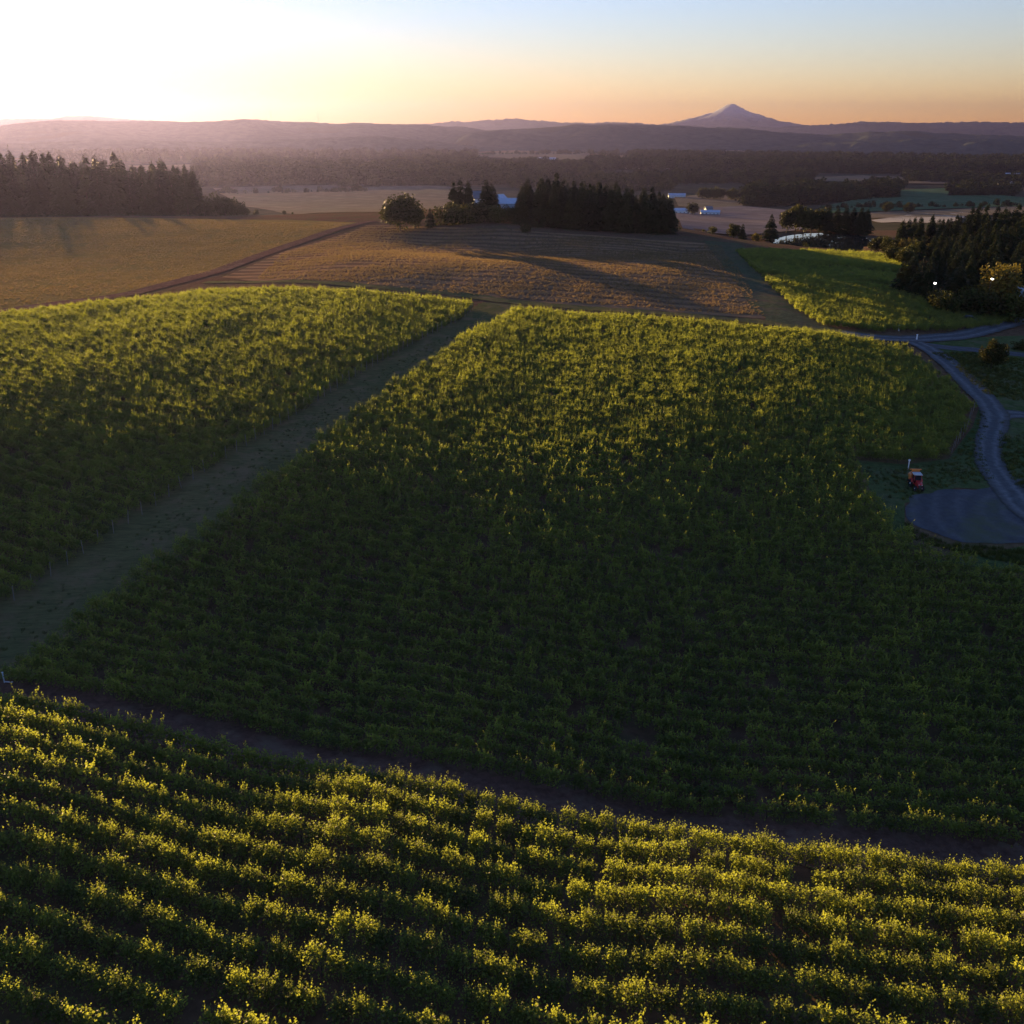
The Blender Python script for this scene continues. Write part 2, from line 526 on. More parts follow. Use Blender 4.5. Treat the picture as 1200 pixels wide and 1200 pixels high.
def drape(name, poly, mat, step, k=1.0, kind='structure'):
    """a sheet laid on the terrain inside a world outline"""
    poly = np.asarray(poly, float)
    ring = []
    for a, b in zip(poly, np.roll(poly, -1, 0)):
        n = max(1, int(np.hypot(*(b - a)) / step))
        ring += [a + (b - a) * t / n for t in range(n)]
    lo, hi = poly.min(0), poly.max(0)
    gx, gy = np.meshgrid(np.arange(lo[0], hi[0], step), np.arange(lo[1], hi[1], step))
    gx, gy = gx.ravel() + RNG.uniform(-.15, .15, gx.size) * step, gy.ravel() + RNG.uniform(-.15, .15, gy.size) * step
    keep = inside(poly, gx, gy)
    pts = [Vector((float(p[0]), float(p[1]))) for p in ring] + [Vector((float(a), float(b))) for a, b in zip(gx[keep], gy[keep])]
    n = len(ring)
    r = delaunay_2d_cdt(pts, [(i, (i + 1) % n) for i in range(n)], [], 1, 1e-4)
    vv = np.array([(p.x, p.y) for p in r[0]])
    z = H(vv[:, 0], vv[:, 1]) + lift_of(vv[:, 0], vv[:, 1], k)
    me = pymesh(name, np.column_stack([vv, z]), [f if (r[0][f[1]] - r[0][f[0]]).cross(r[0][f[2]] - r[0][f[0]]) > 0 else f[::-1] for f in r[2]], mat, True)
    o = link(name, me)
    tag(o, kind=kind)
    return o

def P(px_list, lift=0.0):
    return [hit(x, y, lift) for x, y in px_list]

def ribbon(name, px_list, width, mat, k=2.0, n=10, world=None, jit=0.0):
    c = np.array(catmull(world if world is not None else P(px_list), n))
    t = np.gradient(c, axis=0)
    t /= np.linalg.norm(t, axis=1)[:, None]
    nrm = np.stack([t[:, 1], -t[:, 0]], 1)
    wd = np.asarray(width, float) * np.ones(len(c)) if np.ndim(width) == 0 else np.interp(np.linspace(0, 1, len(c)), np.linspace(0, 1, len(width)), width)
    m = 9
    V, A, F = [], [], []
    for i in range(len(c)):
        e1, e2 = RNG.normal(0, jit, 2) + np.array([waves(c[i][0], c[i][1], 31, 14, 3), waves(c[i][0], c[i][1], 32, 14, 3)]) * jit * 2
        for q in range(m):
            s = q / (m - 1)
            off = (s - 0.5) * wd[i] + (e1 * (1 - s) + e2 * s)
            x, y = c[i] + nrm[i] * off
            V.append((x, y, 0)); A.append(s)
    V = np.array(V)
    V[:, 2] = H(V[:, 0], V[:, 1]) + lift_of(V[:, 0], V[:, 1], k)
    for i in range(len(c) - 1):
        for q in range(m - 1):
            a = i * m + q
            F.append((a, a + m, a + m + 1, a + 1))
    me = pymesh(name, V, F, mat, True)
    me.attributes.new('across', 'FLOAT', 'POINT').data.foreach_set('value', np.array(A, np.float32))
    o = link(name, me)
    tag(o, kind='structure')
    return o

_first = P([(-120,788),(0,814),(100,833),(200,853),(400,896),(600,938),(800,972),(1000,998),(1200,1017),(1330,1026)], 1.8)
_c = np.array(catmull(_first, 12))
_fx = np.linspace(_c[0, 0] + 0.5, _c[-1, 0] - 0.5, 240)
_fy = np.interp(_fx, _c[:, 0], _c[:, 1])
_kw = np.hanning(61); _kw /= _kw.sum()
_m0, _m1 = (_fy[20] - _fy[0]) / (_fx[20] - _fx[0]), (_fy[-1] - _fy[-21]) / (_fx[-1] - _fx[-21])
_st = _fx[1] - _fx[0]
_pad = np.concatenate([_fy[0] - _m0 * _st * np.arange(30, 0, -1), _fy, _fy[-1] + _m1 * _st * np.arange(1, 31)])
_fy = np.convolve(_pad, _kw, 'valid')
_fs = np.gradient(_fy, _fx)
def row_y(x):
    """first row of the front block: a gentle curve, straight on beyond both ends"""
    x = np.asarray(x, float)
    return np.interp(x, _fx, _fy) + np.minimum(x - _fx[0], 0) * _fs[0] + np.maximum(x - _fx[-1], 0) * _fs[-1]
def row_angle(x):
    return np.arctan(np.interp(x, _fx, _fs))

def ragged(px_list, amp=0.7):
    w = np.array(P(px_list))
    n_ = waves(w[:, 0], w[:, 1], 61, 9, 3)
    c = w.mean(0)
    d = w - c
    return w + d / np.linalg.norm(d, axis=1)[:, None] * (n_ * amp)[:, None]

# ---------------- fields, roads, water
drape('dry_field', P([(-170,262),(-60,256),(60,255),(150,255.5),(250,257),(340,258),(420,261),(395,272),(330,291),(250,321),(150,346),(60,358),(0,364),(-170,378)]), M['gold'], 5)
drape('mown_field', P([(430,264),(470,264.5),(540,267),(610,270.5),(690,275.5),(770,280.5),(845,287),(856,300),(868,318),(884,340),(900,374),(840,370),(760,364),(680,359),(600,352),(560,346),(450,337),(380,333),(300,330),(260,325),(330,296)]), M['straw'], 4)
ribbon('dirt_road', [(440,259.5),(420,262.5),(385,272),(330,291),(285,307),(240,322),(150,345),(60,357),(0,365),(-120,381)], 6.0, M['track'], 3)
ribbon('farm_track', [(240,331),(330,330),(450,337),(520,343),(590,352.5),(680,361),(760,366.5),(840,373),(900,379),(960,387),(1020,394),(1075,399)], 4.5, M['path'], 2.5, jit=0.25)
ribbon('grass_path', [(594,357),(562,372),(503,407),(443,443),(384,481),(325,518),(256,564),(187,612),(118,662),(58,706),(8,746),(-50,794)], [12, 14, 15, 16, 16, 16], M['path'], 2.2, jit=0.35, n=20)
ribbon('green_lane', [(845,284),(858,298),(872,316),(892,340),(915,366),(945,386)], [14, 13, 11, 11, 12, 12], M['lane'], 2.4, jit=0.3)
ribbon('soil_track', None, 5.0, M['track'], 1.6, jit=0.3, n=16, world=[(x - math.sin(float(row_angle(x))) * 2.7, float(row_y(x)) + math.cos(float(row_angle(x))) * 2.7) for x in range(-70, 75, 6)])
drape('lawn', P([(1075,404),(1110,424),(1150,462),(1172,490),(1166,520),(1172,548),(1190,575),(1210,600),(1330,640),(1330,402),(1230,394),(1140,396)]), M['grass'], 3, 1.2)
drape('grass_verge', P([(1150,470),(1168,492),(1160,520),(1166,548),(1180,575),(1120,572),(1060,590),(1060,640),(1110,660),(1200,672),(1330,690),(1330,640),(1200,640),(1100,660),(1040,625),(1005,540),(1060,545),(1112,538),(1140,500)]), M['grass'], 3, 1.1)
drape('gravel_yard', ragged(catmull([(1062,592),(1078,580),(1115,575),(1150,573),(1172,566),(1200,562),(1330,585),(1340,640),(1200,638),(1150,638),(1105,632),(1072,614)], 8, True)), M['lot'], 1.5, 1.6)
ribbon('gravel_road', [(1060,396),(1085,408),(1110,425),(1135,449),(1158,473),(1167,489),(1164,505),(1158,522),(1160,540),(1168,558),(1182,577),(1205,600),(1240,625)], [4.6, 4.2, 4.0, 4.0, 4.2], M['gravel'], 3.4, jit=0.12, n=24)
ribbon('paved_road', [(985,391),(1020,395.5),(1060,398),(1100,396.5),(1140,391),(1175,381.5),(1205,371),(1260,352)], 5.5, M['gravel'], 3.8, jit=0.12, n=24)
ribbon('side_road', [(1166,487),(1185,486),(1205,488),(1280,497)], 4.2, M['gravel'], 3.0)
ribbon('lower_track', [(1080,404),(1110,408),(1150,411.5),(1205,417),(1300,428)], 4.2, M['lot'], 2.8)

pond = link('pond', pymesh('pond', [(x, y, POND_Z) for x, y in pond_outline], [list(range(len(pond_outline)))[::-1]], M['water']))
if pond.data.polygons[0].normal.z < 0:
    pond.data.flip_normals()
tag(pond, kind='structure')

def valley_field(px_list, mat, step=40):
    return drape('field', P(px_list), mat, step, 2.0)
valley_field([(250,222),(330,219),(440,217),(530,220),(528,240),(470,249),(380,250),(320,248),(275,240)], M['fieldtan'], 25)
valley_field([(790,232),(870,226),(960,226),(940,236),(830,245),(795,243)], M['fieldtan'], 30)
valley_field([(790,246),(870,242),(930,248),(950,262),(930,271),(800,268)], M['fieldgrey'], 20)
valley_field([(960,243),(1040,225),(1110,222),(1200,233),(1230,236),(1230,242),(1100,246),(960,251)], M['fieldgreen'], 25)
valley_field([(1020,250),(1130,246),(1230,242),(1230,250),(1020,257)], M['fieldtan'], 20)
valley_field([(1020,259),(1070,252),(1130,250),(1130,256),(1060,262)], M['fieldpale'], 12)
valley_field([(955,209),(1010,207),(1110,212),(1110,217),(1040,216),(955,213)], M['fieldtan'], 40)
valley_field([(555,180),(600,178),(690,180),(745,186),(690,189),(600,188),(555,184)], M['fieldtan'], 120)
valley_field([(820,176),(850,174.5),(950,176.5),(1075,180),(1070,183),(940,181),(830,180)], M['fieldpale'], 150)
valley_field([(690,192),(760,193),(830,196),(830,199),(700,197)], M['fieldgrey'], 100)

valley_field([(150,196),(260,194),(330,197),(300,201),(170,202)], M['fieldtan'], 60)
valley_field([(440,196),(520,193),(590,195),(560,199),(460,200)], M['fieldgrey'], 60)
valley_field([(620,212),(700,208),(790,210),(800,214),(700,217),(630,216)], M['fieldgrey'], 40)
valley_field([(960,198),(1060,196),(1150,199),(1130,203),(1000,203)], M['fieldtan'], 60)
valley_field([(300,180),(420,178),(480,181),(430,185),(320,184)], M['fieldgrey'], 100)
valley_field([(850,189),(930,187),(1000,189),(960,192),(870,192)], M['fieldpale'], 80)
valley_field([(1040,175),(1150,174),(1210,176),(1160,179),(1060,178)], M['fieldgrey'], 140)

# ------------------------------------------------------------------ distant hills and the mountain
def forest_hill_mat():
    m, t, b = nodes_mat('wooded_hillside')
    f = noise(t, 0.02, 5, 0.7)
    g = noise(t, 0.0012, 4, 0.6)
    c = ramp(t, f, [(0.3, (0.05, 0.062, 0.05)), (0.7, (0.10, 0.11, 0.085))])
    p = ramp(t, g, [(0.58, (0, 0, 0)), (0.66, (1, 1, 1))])
    c = mixc(t, c, (0.075, 0.075, 0.045), p)
    t.links.new(c, b.inputs['Base Color'])
    b.inputs['Roughness'].default_value = 1
    b.inputs['Specular IOR Level'].default_value = 0
    bump(t, b, f, 0.5, 8)
    return m
M['hill'] = forest_hill_mat()

def snow_mat():
    m, t, b = nodes_mat('snow_and_rock')
    geo = N(t, 'ShaderNodeNewGeometry')
    sx = N(t, 'ShaderNodeSeparateXYZ')
    t.links.new(geo.outputs['Position'], sx.inputs[0])
    f = noise(t, 0.006, 6, 0.7)
    ad = N(t, 'ShaderNodeMath', operation='MULTIPLY_ADD')
    t.links.new(f, ad.inputs[0]); ad.inputs[1].default_value = 180
    t.links.new(sx.outputs['Z'], ad.inputs[2])
    mr = N(t, 'ShaderNodeMapRange')
    mr.inputs[1].default_value, mr.inputs[2].default_value = 230, 360
    t.links.new(ad.outputs[0], mr.inputs[0])
    c = mixc(t, (0.10, 0.105, 0.11), (0.36, 0.37, 0.40), mr.outputs[0])
    t.links.new(c, b.inputs['Base Color'])
    b.inputs['Roughness'].default_value = 0.9
    bump(t, b, f, 1.0, 60)
    return m
M['snow'] = snow_mat()

def ridge(name, prof, D, depth, mat, rough=4.0, seed=1, nr=40, base=-70):
    """prof: photo pixels along the skyline of a ridge that stands D metres away"""
    xs = np.array([p[0] for p in prof], float)
    ys = np.array([p[1] for p in prof], float)
    px = np.arange(xs[0], xs[-1] + 1, 3.0)
    # smooth skyline
    py = np.interp(px, xs, ys)
    k = np.hanning(7); k /= k.sum()
    py = np.convolve(np.pad(py, 3, mode='edge'), k, 'valid')
    py = py - 0.9 * waves(px * 1.0, px * 0.0, seed + 50, 60, 4)
    az = np.array([ray(a, b)[0] for a, b in zip(px, py)])
    top = np.array([CAM_Z - D * ray(a, b)[1] for a, b in zip(px, py)])
    V, F = [], []
    sr = np.linspace(-1, 1, nr)
    r_ = np.random.default_rng(seed)
    AZg, SR = np.meshgrid(az, sr)
    DDg = D + SR * depth
    shape = np.clip(1 - np.abs(SR) ** 1.7, 0, 1)
    X, Y = DDg * np.sin(AZg), DDg * np.cos(AZg)
    gul = waves(X, Y, seed, depth * 0.7, 4)
    Zg = base + (top[None] - base) * shape * (1 + 0.45 * gul * (1 - shape) * (0.3 + shape) * 2)
    fuzz = r_.normal(0, 1, Zg.shape) * rough * 0.6
    Zg = Zg + fuzz * (SR > -0.97)
    na = len(az)
    V = np.stack([X, Y, Zg], -1).reshape(-1, 3)
    for i in range(nr - 1):
        for j in range(na - 1):
            a = i * na + j
            F.append((a, a + 1, a + na + 1, a + na))
    o = link(name, pymesh(name, V, F, mat, True))
    tag(o, kind='structure')
    return o
ridge('hills', [(-420,150),(-200,146),(0,147),(40,143),(100,141),(180,142),(240,143),(285,140),(330,142),(400,145),(440,144),(490,146),(550,150),(600,155),(660,164),(700,172)], 7600, 1500, M['hill'], 2.5, 3)
ridge('hills', [(500,168),(540,156),(580,153),(640,149),(690,146),(740,146),(800,148),(860,150),(920,155),(980,158),(1020,154),(1060,154),(1120,157),(1200,160),(1300,162),(1480,166)], 6700, 1300, M['hill'], 2.6, 4)
ridge('hills', [(840,180),(900,172),(1000,166),(1080,163),(1150,164),(1250,164),(1400,170),(1480,178)], 5300, 600, M['hill'], 2.4, 14)
ridge('hills', [(525,170),(550,155),(575,154),(600,156),(640,160),(680,170)], 6000, 500, M['hill'], 2.4, 8)
ridge('hills', [(-300,174),(-100,170),(0,169),(80,166),(150,164),(230,167),(300,166),(380,162),(440,160),(500,165),(560,173)], 5200, 500, M['hill'], 3, 21)
ridge('hills', [(560,176),(640,171),(700,167),(760,165),(820,169),(900,176)], 5600, 420, M['hill'], 3, 27)
ridge('mountain', [(700,151),(760,149),(790,143),(815,137),(835,132),(843,127.5),(850,123.5),(856,121.5),(863,123),(871,128),(890,135),(915,142),(945,147),(1010,149),(1060,151)], 14500, 1100, M['snow'], 7, 5, 44)
ridge('hills', [(-400,142),(-100,143),(60,139),(85,136),(110,136),(150,140),(260,146),(420,147),(500,146),(530,143),(570,142),(605,139),(625,141),(660,144),(720,143),(800,147),(900,150),(960,147),(1010,143),(1045,142.5),(1080,144),(1130,143),(1200,143.5),(1300,144),(1500,147)], 13200, 900, M['hill'], 7, 6, 30)

# ------------------------------------------------------------------ haze: one box of thin air round everything
def build_haze():
    m = bpy.data.materials.new('morning_haze')
    m.use_nodes = True
    t = m.node_tree
    t.nodes.remove(t.nodes['Principled BSDF'])
    pv = t.nodes.new('ShaderNodeVolumePrincipled')
    pv.inputs['Color'].default_value = (0.11, 0.108, 0.25, 1)
    pv.inputs['Density'].default_value = HAZE_DENSITY
    pv.inputs['Anisotropy'].default_value = HAZE_G
    t.links.new(pv.outputs[0], t.nodes['Material Output'].inputs['Volume'])
    x0, x1, y0, y1, z0, z1 = -14000, 14000, -400, 16500, -80, 410
    v = [(x, y, z) for z in (z0, z1) for y in (y0, y1) for x in (x0, x1)]
    f = [(0, 2, 3, 1), (4, 5, 7, 6), (0, 1, 5, 4), (2, 6, 7, 3), (0, 4, 6, 2), (1, 3, 7, 5)]
    o = link('haze', pymesh('haze', v, f, m))
    tag(o, kind='stuff')
    o.visible_shadow = True
HAZE_DENSITY, HAZE_G = 5.4e-5, 0.69
build_haze()

# ------------------------------------------------------------------ plants: prototypes as bare meshes
def rot_quads(c, sx, sy, normal_bias=None, rng=RNG):
    """kite shaped leaves at centres c (n,3) with random orientation"""
    n = len(c)
    d = rng.normal(size=(n, 3))
    if normal_bias is not None: d = d * 0.8 + normal_bias
    d /= np.linalg.norm(d, axis=1)[:, None]
    a = np.cross(d, rng.normal(size=(n, 3)))
    a /= np.linalg.norm(a, axis=1)[:, None]
    b = np.cross(d, a)
    sx = np.asarray(sx)[:, None] if np.ndim(sx) else sx
    sy = np.asarray(sy)[:, None] if np.ndim(sy) else sy
    q = np.stack([c - a * sx, c + b * sy * 0.9 - a * sx * 0.1, c + a * sx, c - b * sy * 0.9 - a * sx * 0.1], 1)
    return q.reshape(-1, 3)

def tube(bm_v, bm_f, p0, p1, r0, r1, k=5):
    p0, p1 = Vector(p0), Vector(p1)
    q = (p1 - p0).to_track_quat('Z', 'Y')
    b = len(bm_v)
    for p, r in ((p0, r0), (p1, r1)):
        for i in range(k):
            a = 6.2832 * i / k
            bm_v.append(p + q @ Vector((math.cos(a) * r, math.sin(a) * r, 0)))
    for i in range(k):
        j = (i + 1) % k
        bm_f.append((b + i, b + j, b + k + j, b + k + i))
    bm_f.append(tuple(b + k + i for i in range(k)))

def vine_canopy(seed, n_body, n_shoot, leaf):
    r = np.random.default_rng(seed)
    # 3 or 4 bunches along the cordon make the hedge lumpy
    nb = r.integers(3, 5)
    bx = np.linspace(-0.5, 0.5, nb) + r.normal(0, 0.1, nb)
    bh = r.uniform(-0.3, 0.22, nb)
    pick = r.integers(0, nb, n_body)
    zt = r.beta(1.6, 1.35, n_body)
    prof = 0.24 + 0.23 * np.sin(np.pi * np.clip(zt * 0.9 + 0.12, 0, 1))
    c = np.stack([bx[pick] + r.normal(0, 0.17, n_body), r.normal(0, 1, n_body) * prof, 0.50 + zt * (1.10 + bh[pick])], 1)
    s = leaf * r.uniform(0.7, 1.25, n_body)
    q = [rot_quads(c, s, s, (0, 0, 0.5), r)]
    stems_v, stems_f = [], []
    for _ in range(n_shoot):
        k = r.integers(0, nb)
        x0, y0 = bx[k] + r.normal(0, 0.2), r.normal(0, 0.14)
        z0 = 1.35 + bh[k]
        L = r.uniform(0.4, 1.05)
        lean = r.normal(0, 0.22, 2)
        m = int(5 + L * 6) if leaf < 0.12 else int(3 + L * 3)
        t = np.linspace(0.1, 1, m)
        c = np.stack([x0 + lean[0] * t * L + r.normal(0, .045, m), y0 + lean[1] * t * L + r.normal(0, .045, m), z0 + t * L], 1)
        s = leaf * (1.05 - 0.55 * t) * r.uniform(0.8, 1.15, m)
        q.append(rot_quads(c, s, s, (0, 0, 0.35), r))
    return np.concatenate(q)

def vine_trunk(seed):
    r = random.Random(seed)
    v, f = [], []
    p = Vector((0, 0, -0.15))
    pts = [p, Vector((r.uniform(-.05, .05), r.uniform(-.03, .03), 0.35)), Vector((r.uniform(-.04, .04), r.uniform(-.03, .03), 0.8))]
    tube(v, f, pts[0], pts[1], 0.045, 0.035)
    tube(v, f, pts[1], pts[2], 0.035, 0.03)
    tube(v, f, pts[2], Vector((-.62, 0, 0.86)), 0.026, 0.014)
    tube(v, f, pts[2], Vector((.62, 0, 0.86)), 0.026, 0.014)
    return v, f

NV = 7
trunk_me = []
near_me, near_full, far_full = [], [], []
def joined(name, qv, leafmat, tv, tf, barkmat):
    k = len(qv) // 4
    v = np.concatenate([qv, np.array([tuple(p) for p in tv])])
    f = [(4 * i, 4 * i + 1, 4 * i + 2, 4 * i + 3) for i in range(k)] + [tuple(4 * k + x for x in g) for g in tf]
    me = pymesh(name, v, f, leafmat)
    me.materials.append(barkmat)
    mi = np.zeros(len(me.polygons), np.int32); mi[k:] = 1
    me.polygons.foreach_set('material_index', mi)
    return me
for i in range(NV):
    tv, tf = vine_trunk(i)
    trunk_me.append(pymesh('vine_trunk', tv, tf, M['bark']))
    q = vine_canopy(100 + i, 660, 14, 0.07)
    near_me.append(quads_mesh('vine_canopy', q, 4, M['vine_leaf']))
    near_full.append(joined('vine_near', q, M['vine_leaf'], tv, tf, M['bark']))
    far_full.append(joined('vine_far', vine_canopy(300 + i, 220, 10, 0.105), M['vine_leaf'], tv, tf, M['bark']))

def scatter(name, pts, rot, scl, idx, protos, zscl=None):
    """one object whose points each carry a copy of one of the prototype meshes"""
    me = bpy.data.meshes.new(name)
    n = len(pts)
    me.vertices.add(n)
    me.vertices.foreach_set('co', np.asarray(pts, np.float32).ravel())
    for an, ty, val in (('rot', 'FLOAT', rot), ('scl', 'FLOAT', scl), ('zscl', 'FLOAT', scl if zscl is None else zscl), ('idx', 'INT', idx)):
        at_ = me.attributes.new(an, ty, 'POINT')
        at_.data.foreach_set('value', np.asarray(val, np.int32 if ty == 'INT' else np.float32))
    me.update()
    o = link(name, me)
    g = bpy.data.node_groups.new(name, 'GeometryNodeTree')
    g.interface.new_socket('Geometry', in_out='INPUT', socket_type='NodeSocketGeometry')
    g.interface.new_socket('Geometry', in_out='OUTPUT', socket_type='NodeSocketGeometry')
    gi, go = g.nodes.new('NodeGroupInput'), g.nodes.new('NodeGroupOutput')
    ip = g.nodes.new('GeometryNodeInstanceOnPoints')
    jn = g.nodes.new('GeometryNodeJoinGeometry')
    for pm in protos:
        po = bpy.data.objects.new(pm.name, pm)       # never linked to the scene
        oi = g.nodes.new('GeometryNodeObjectInfo')
        oi.inputs['Object'].default_value = po
        oi.inputs['As Instance'].default_value = False
        gt = g.nodes.new('GeometryNodeGeometryToInstance')
        g.links.new(oi.outputs['Geometry'], gt.inputs[0])
        g.links.new(gt.outputs[0], jn.inputs[0])
    def attr(nm, ty):
        a = g.nodes.new('GeometryNodeInputNamedAttribute')
        a.data_type = ty
        a.inputs['Name'].default_value = nm
        return a.outputs[0]
    g.links.new(gi.outputs[0], ip.inputs['Points'])
    g.links.new(jn.outputs[0], ip.inputs['Instance'])
    ip.inputs['Pick Instance'].default_value = True
    g.links.new(attr('idx', 'INT'), ip.inputs['Instance Index'])
    cx = g.nodes.new('ShaderNodeCombineXYZ')
    g.links.new(attr('rot', 'FLOAT'), cx.inputs['Z'])
    er = g.nodes.new('FunctionNodeEulerToRotation')
    g.links.new(cx.outputs[0], er.inputs[0])
    g.links.new(er.outputs[0], ip.inputs['Rotation'])
    cs = g.nodes.new('ShaderNodeCombineXYZ')
    s_ = attr('scl', 'FLOAT')
    g.links.new(s_, cs.inputs[0]); g.links.new(s_, cs.inputs[1]); g.links.new(attr('zscl', 'FLOAT'), cs.inputs[2])
    g.links.new(cs.outputs[0], ip.inputs['Scale'])
    g.links.new(ip.outputs[0], go.inputs[0])
    md = o.modifiers.new('scatter', 'NODES')
    md.node_group = g
    return o

# ------------------------------------------------------------------ vineyards
ROW_A = R(-17)
def curved_rows(poly, ks, spacing=2.4, step=1.45, gap=0.018, d0=0.0):
    poly = np.asarray(poly)
    X, Y = [], []
    xs0 = np.arange(poly[:, 0].min() - 110, poly[:, 0].max() + 20, step * 0.955)
    for k in ks:
        xs = xs0 + RNG.uniform(0, step) + RNG.normal(0, 0.12, len(xs0))
        off = d0 + k * spacing + RNG.normal(0, 0.06, len(xs0))
        X.append(xs - math.sin(ROW_A) * off)
        Y.append(row_y(xs) + math.cos(ROW_A) * off)
    x, y = np.concatenate(X), np.concatenate(Y)
    m = inside(poly, x, y) & (RNG.random(x.shape) > gap)
    return x[m], y[m]

def rows_in(poly, spacing=2.1, step=1.3, ang=ROW_A, gap=0.02):
    poly = np.asarray(poly)
    u = np.array([math.cos(ang), math.sin(ang)])
    v = np.array([-u[1], u[0]])
    a, b = poly @ u, poly @ v
    ss, tt = np.arange(a.min(), a.max(), step), np.arange(math.floor(b.min() / spacing) * spacing, b.max(), spacing)
    s, t = np.meshgrid(ss, tt)
    s = s + RNG.normal(0, 0.07, s.shape)
    wob = RNG.normal(0, 0.05, s.shape)
    x, y = (s * u[0] + (t + wob) * v[0]).ravel(), (s * u[1] + (t + wob) * v[1]).ravel()
    k = inside(poly, x, y) & (RNG.random(x.shape) > gap)
    return x[k], y[k]

LV = 1.1
V_left = P([(-170,384),(0,368),(60,360),(130,352),(230,341),(330,337),(430,340),(556,352)], LV) + P([(540,376),(480,406),(420,440),(355,482),(290,523),(215,572),(140,622),(70,670),(0,716),(-170,820)], 0)
V_mid = P([(603,361),(700,367),(800,373),(900,383),(1000,393),(1060,406),(1105,438),(1140,472)], LV) + P([(1140,480),(1130,505),(1108,538),(1060,548),(1003,541),(1010,562),(1028,594),(1055,628),(1090,655),(1200,676),(1330,694),(1330,1030),(1200,1024),(1000,1007),(800,981),(600,946),(400,903),(200,854),(20,812),(-60,795)], 0) + P([(-30,790),(30,752),(60,730),(110,692),(170,651),(230,611),(280,573),(330,536),(380,501),(430,468),(480,430),(540,390)], 1.8)
V_right = P([(864,293),(900,291.5),(960,293),(1020,296),(1062,301),(1068,318),(1062,340)], LV) + P([(1062,343),(1100,356),(1140,363),(1178,373),(1186,377),(1165,385),(1110,390),(1030,391),(965,384),(935,366),(905,340),(880,314)], 0)
V_near = P([(-170,776),(0,780),(100,800),(200,820),(400,865),(600,905),(800,940),(1000,970),(1200,990),(1350,1000)], 0) + P([(1380,1290),(1000,1275),(500,1275),(-220,1275)], 0)
# cut the part of the mid field that is not in the photo
def gaps(x, y):
    """vines left out along two lines to imitate shaded dips in the far block"""
    keep = np.ones(len(x), bool)
    for line in ([(868,307),(940,311),(1000,317),(1060,324)], [(886,325),(950,328),(1010,334),(1056,339)]):
        c = np.array(catmull(P(line), 30))
        keep &= np.hypot(x[:, None] - c[None, :, 0], y[:, None] - c[None, :, 1]).min(1) > 3.2
    return x[keep], y[keep]
parts_ = []
for poly, ks in ((V_left, range(0, 150)), (V_mid, range(0, 150)), (V_right, None), (V_near, range(-24, 1))):
    x, y = gaps(*rows_in(poly)) if ks is None else (curved_rows(poly, ks, d0=5.2, spacing=2.0, step=1.3) if poly is not V_near else curved_rows(poly, ks))
    parts_.append(np.stack([x, y], 1))
n_near = len(parts_[3])
xy = np.concatenate(parts_)
zz = H(xy[:, 0], xy[:, 1])
px_, py_ = pix(xy[:, 0], xy[:, 1], zz + 1)
vis = (px_ > -150) & (px_ < 1350) & (py_ < 1290)
xy, zz, px_, py_ = xy[vis], zz[vis], px_[vis], py_[vis]
dist = np.hypot(np.hypot(xy[:, 0], xy[:, 1]), CAM_Z - zz)
front = xy[:, 1] < row_y(xy[:, 0]) + 1.5
inview = (px_ > 5) & (px_ < 1195) & (py_ < 1190)
order = np.argsort(np.where(inview, dist, 1e9))
single = order[:300]
rest = np.ones(len(xy), bool); rest[single] = False

# the nearest vines are objects of their own
def grapevine(k, loc, rz, s):
    e = empty('grapevine', loc, rz, s)
    tag(e, 'bushy green grapevine in the front rows of the block below the soil track', 'grapevine', 'grapevines in the front rows')
    link('trunk', trunk_me[k], None, e)
    link('canopy', near_me[k], None, e)
    return e
for i in single:
    k = random.randrange(NV)
    grapevine(k, (xy[i, 0], xy[i, 1], zz[i]), float(row_angle(xy[i, 0])) + random.choice((0, math.pi)) + random.uniform(-.06, .06), (random.uniform(.86, 1.1), random.uniform(.9, 1.2), random.uniform(.86, 1.2)))

ids = np.where(dist < 135, RNG.integers(0, NV, len(xy)), NV + RNG.integers(0, NV, len(xy)))
n = int(rest.sum())
tag(scatter('grapevine_rows', np.column_stack([xy[rest], zz[rest]]), row_angle(xy[rest, 0]) + RNG.integers(0, 2, n) * math.pi + RNG.normal(0, .05, n), np.where(front[rest], 1.0, 0.88) * RNG.uniform(.88, 1.1, n), ids[rest], near_full + far_full, np.where(front[rest], 1.0, 0.86) * RNG.uniform(.86, 1.2, n) * (1 + 0.07 * waves(xy[rest, 0], xy[rest, 1], 41, 30, 3))), kind='stuff')
print('VINES', len(xy), 'near', int((dist < 135).sum()), 'single', len(single))

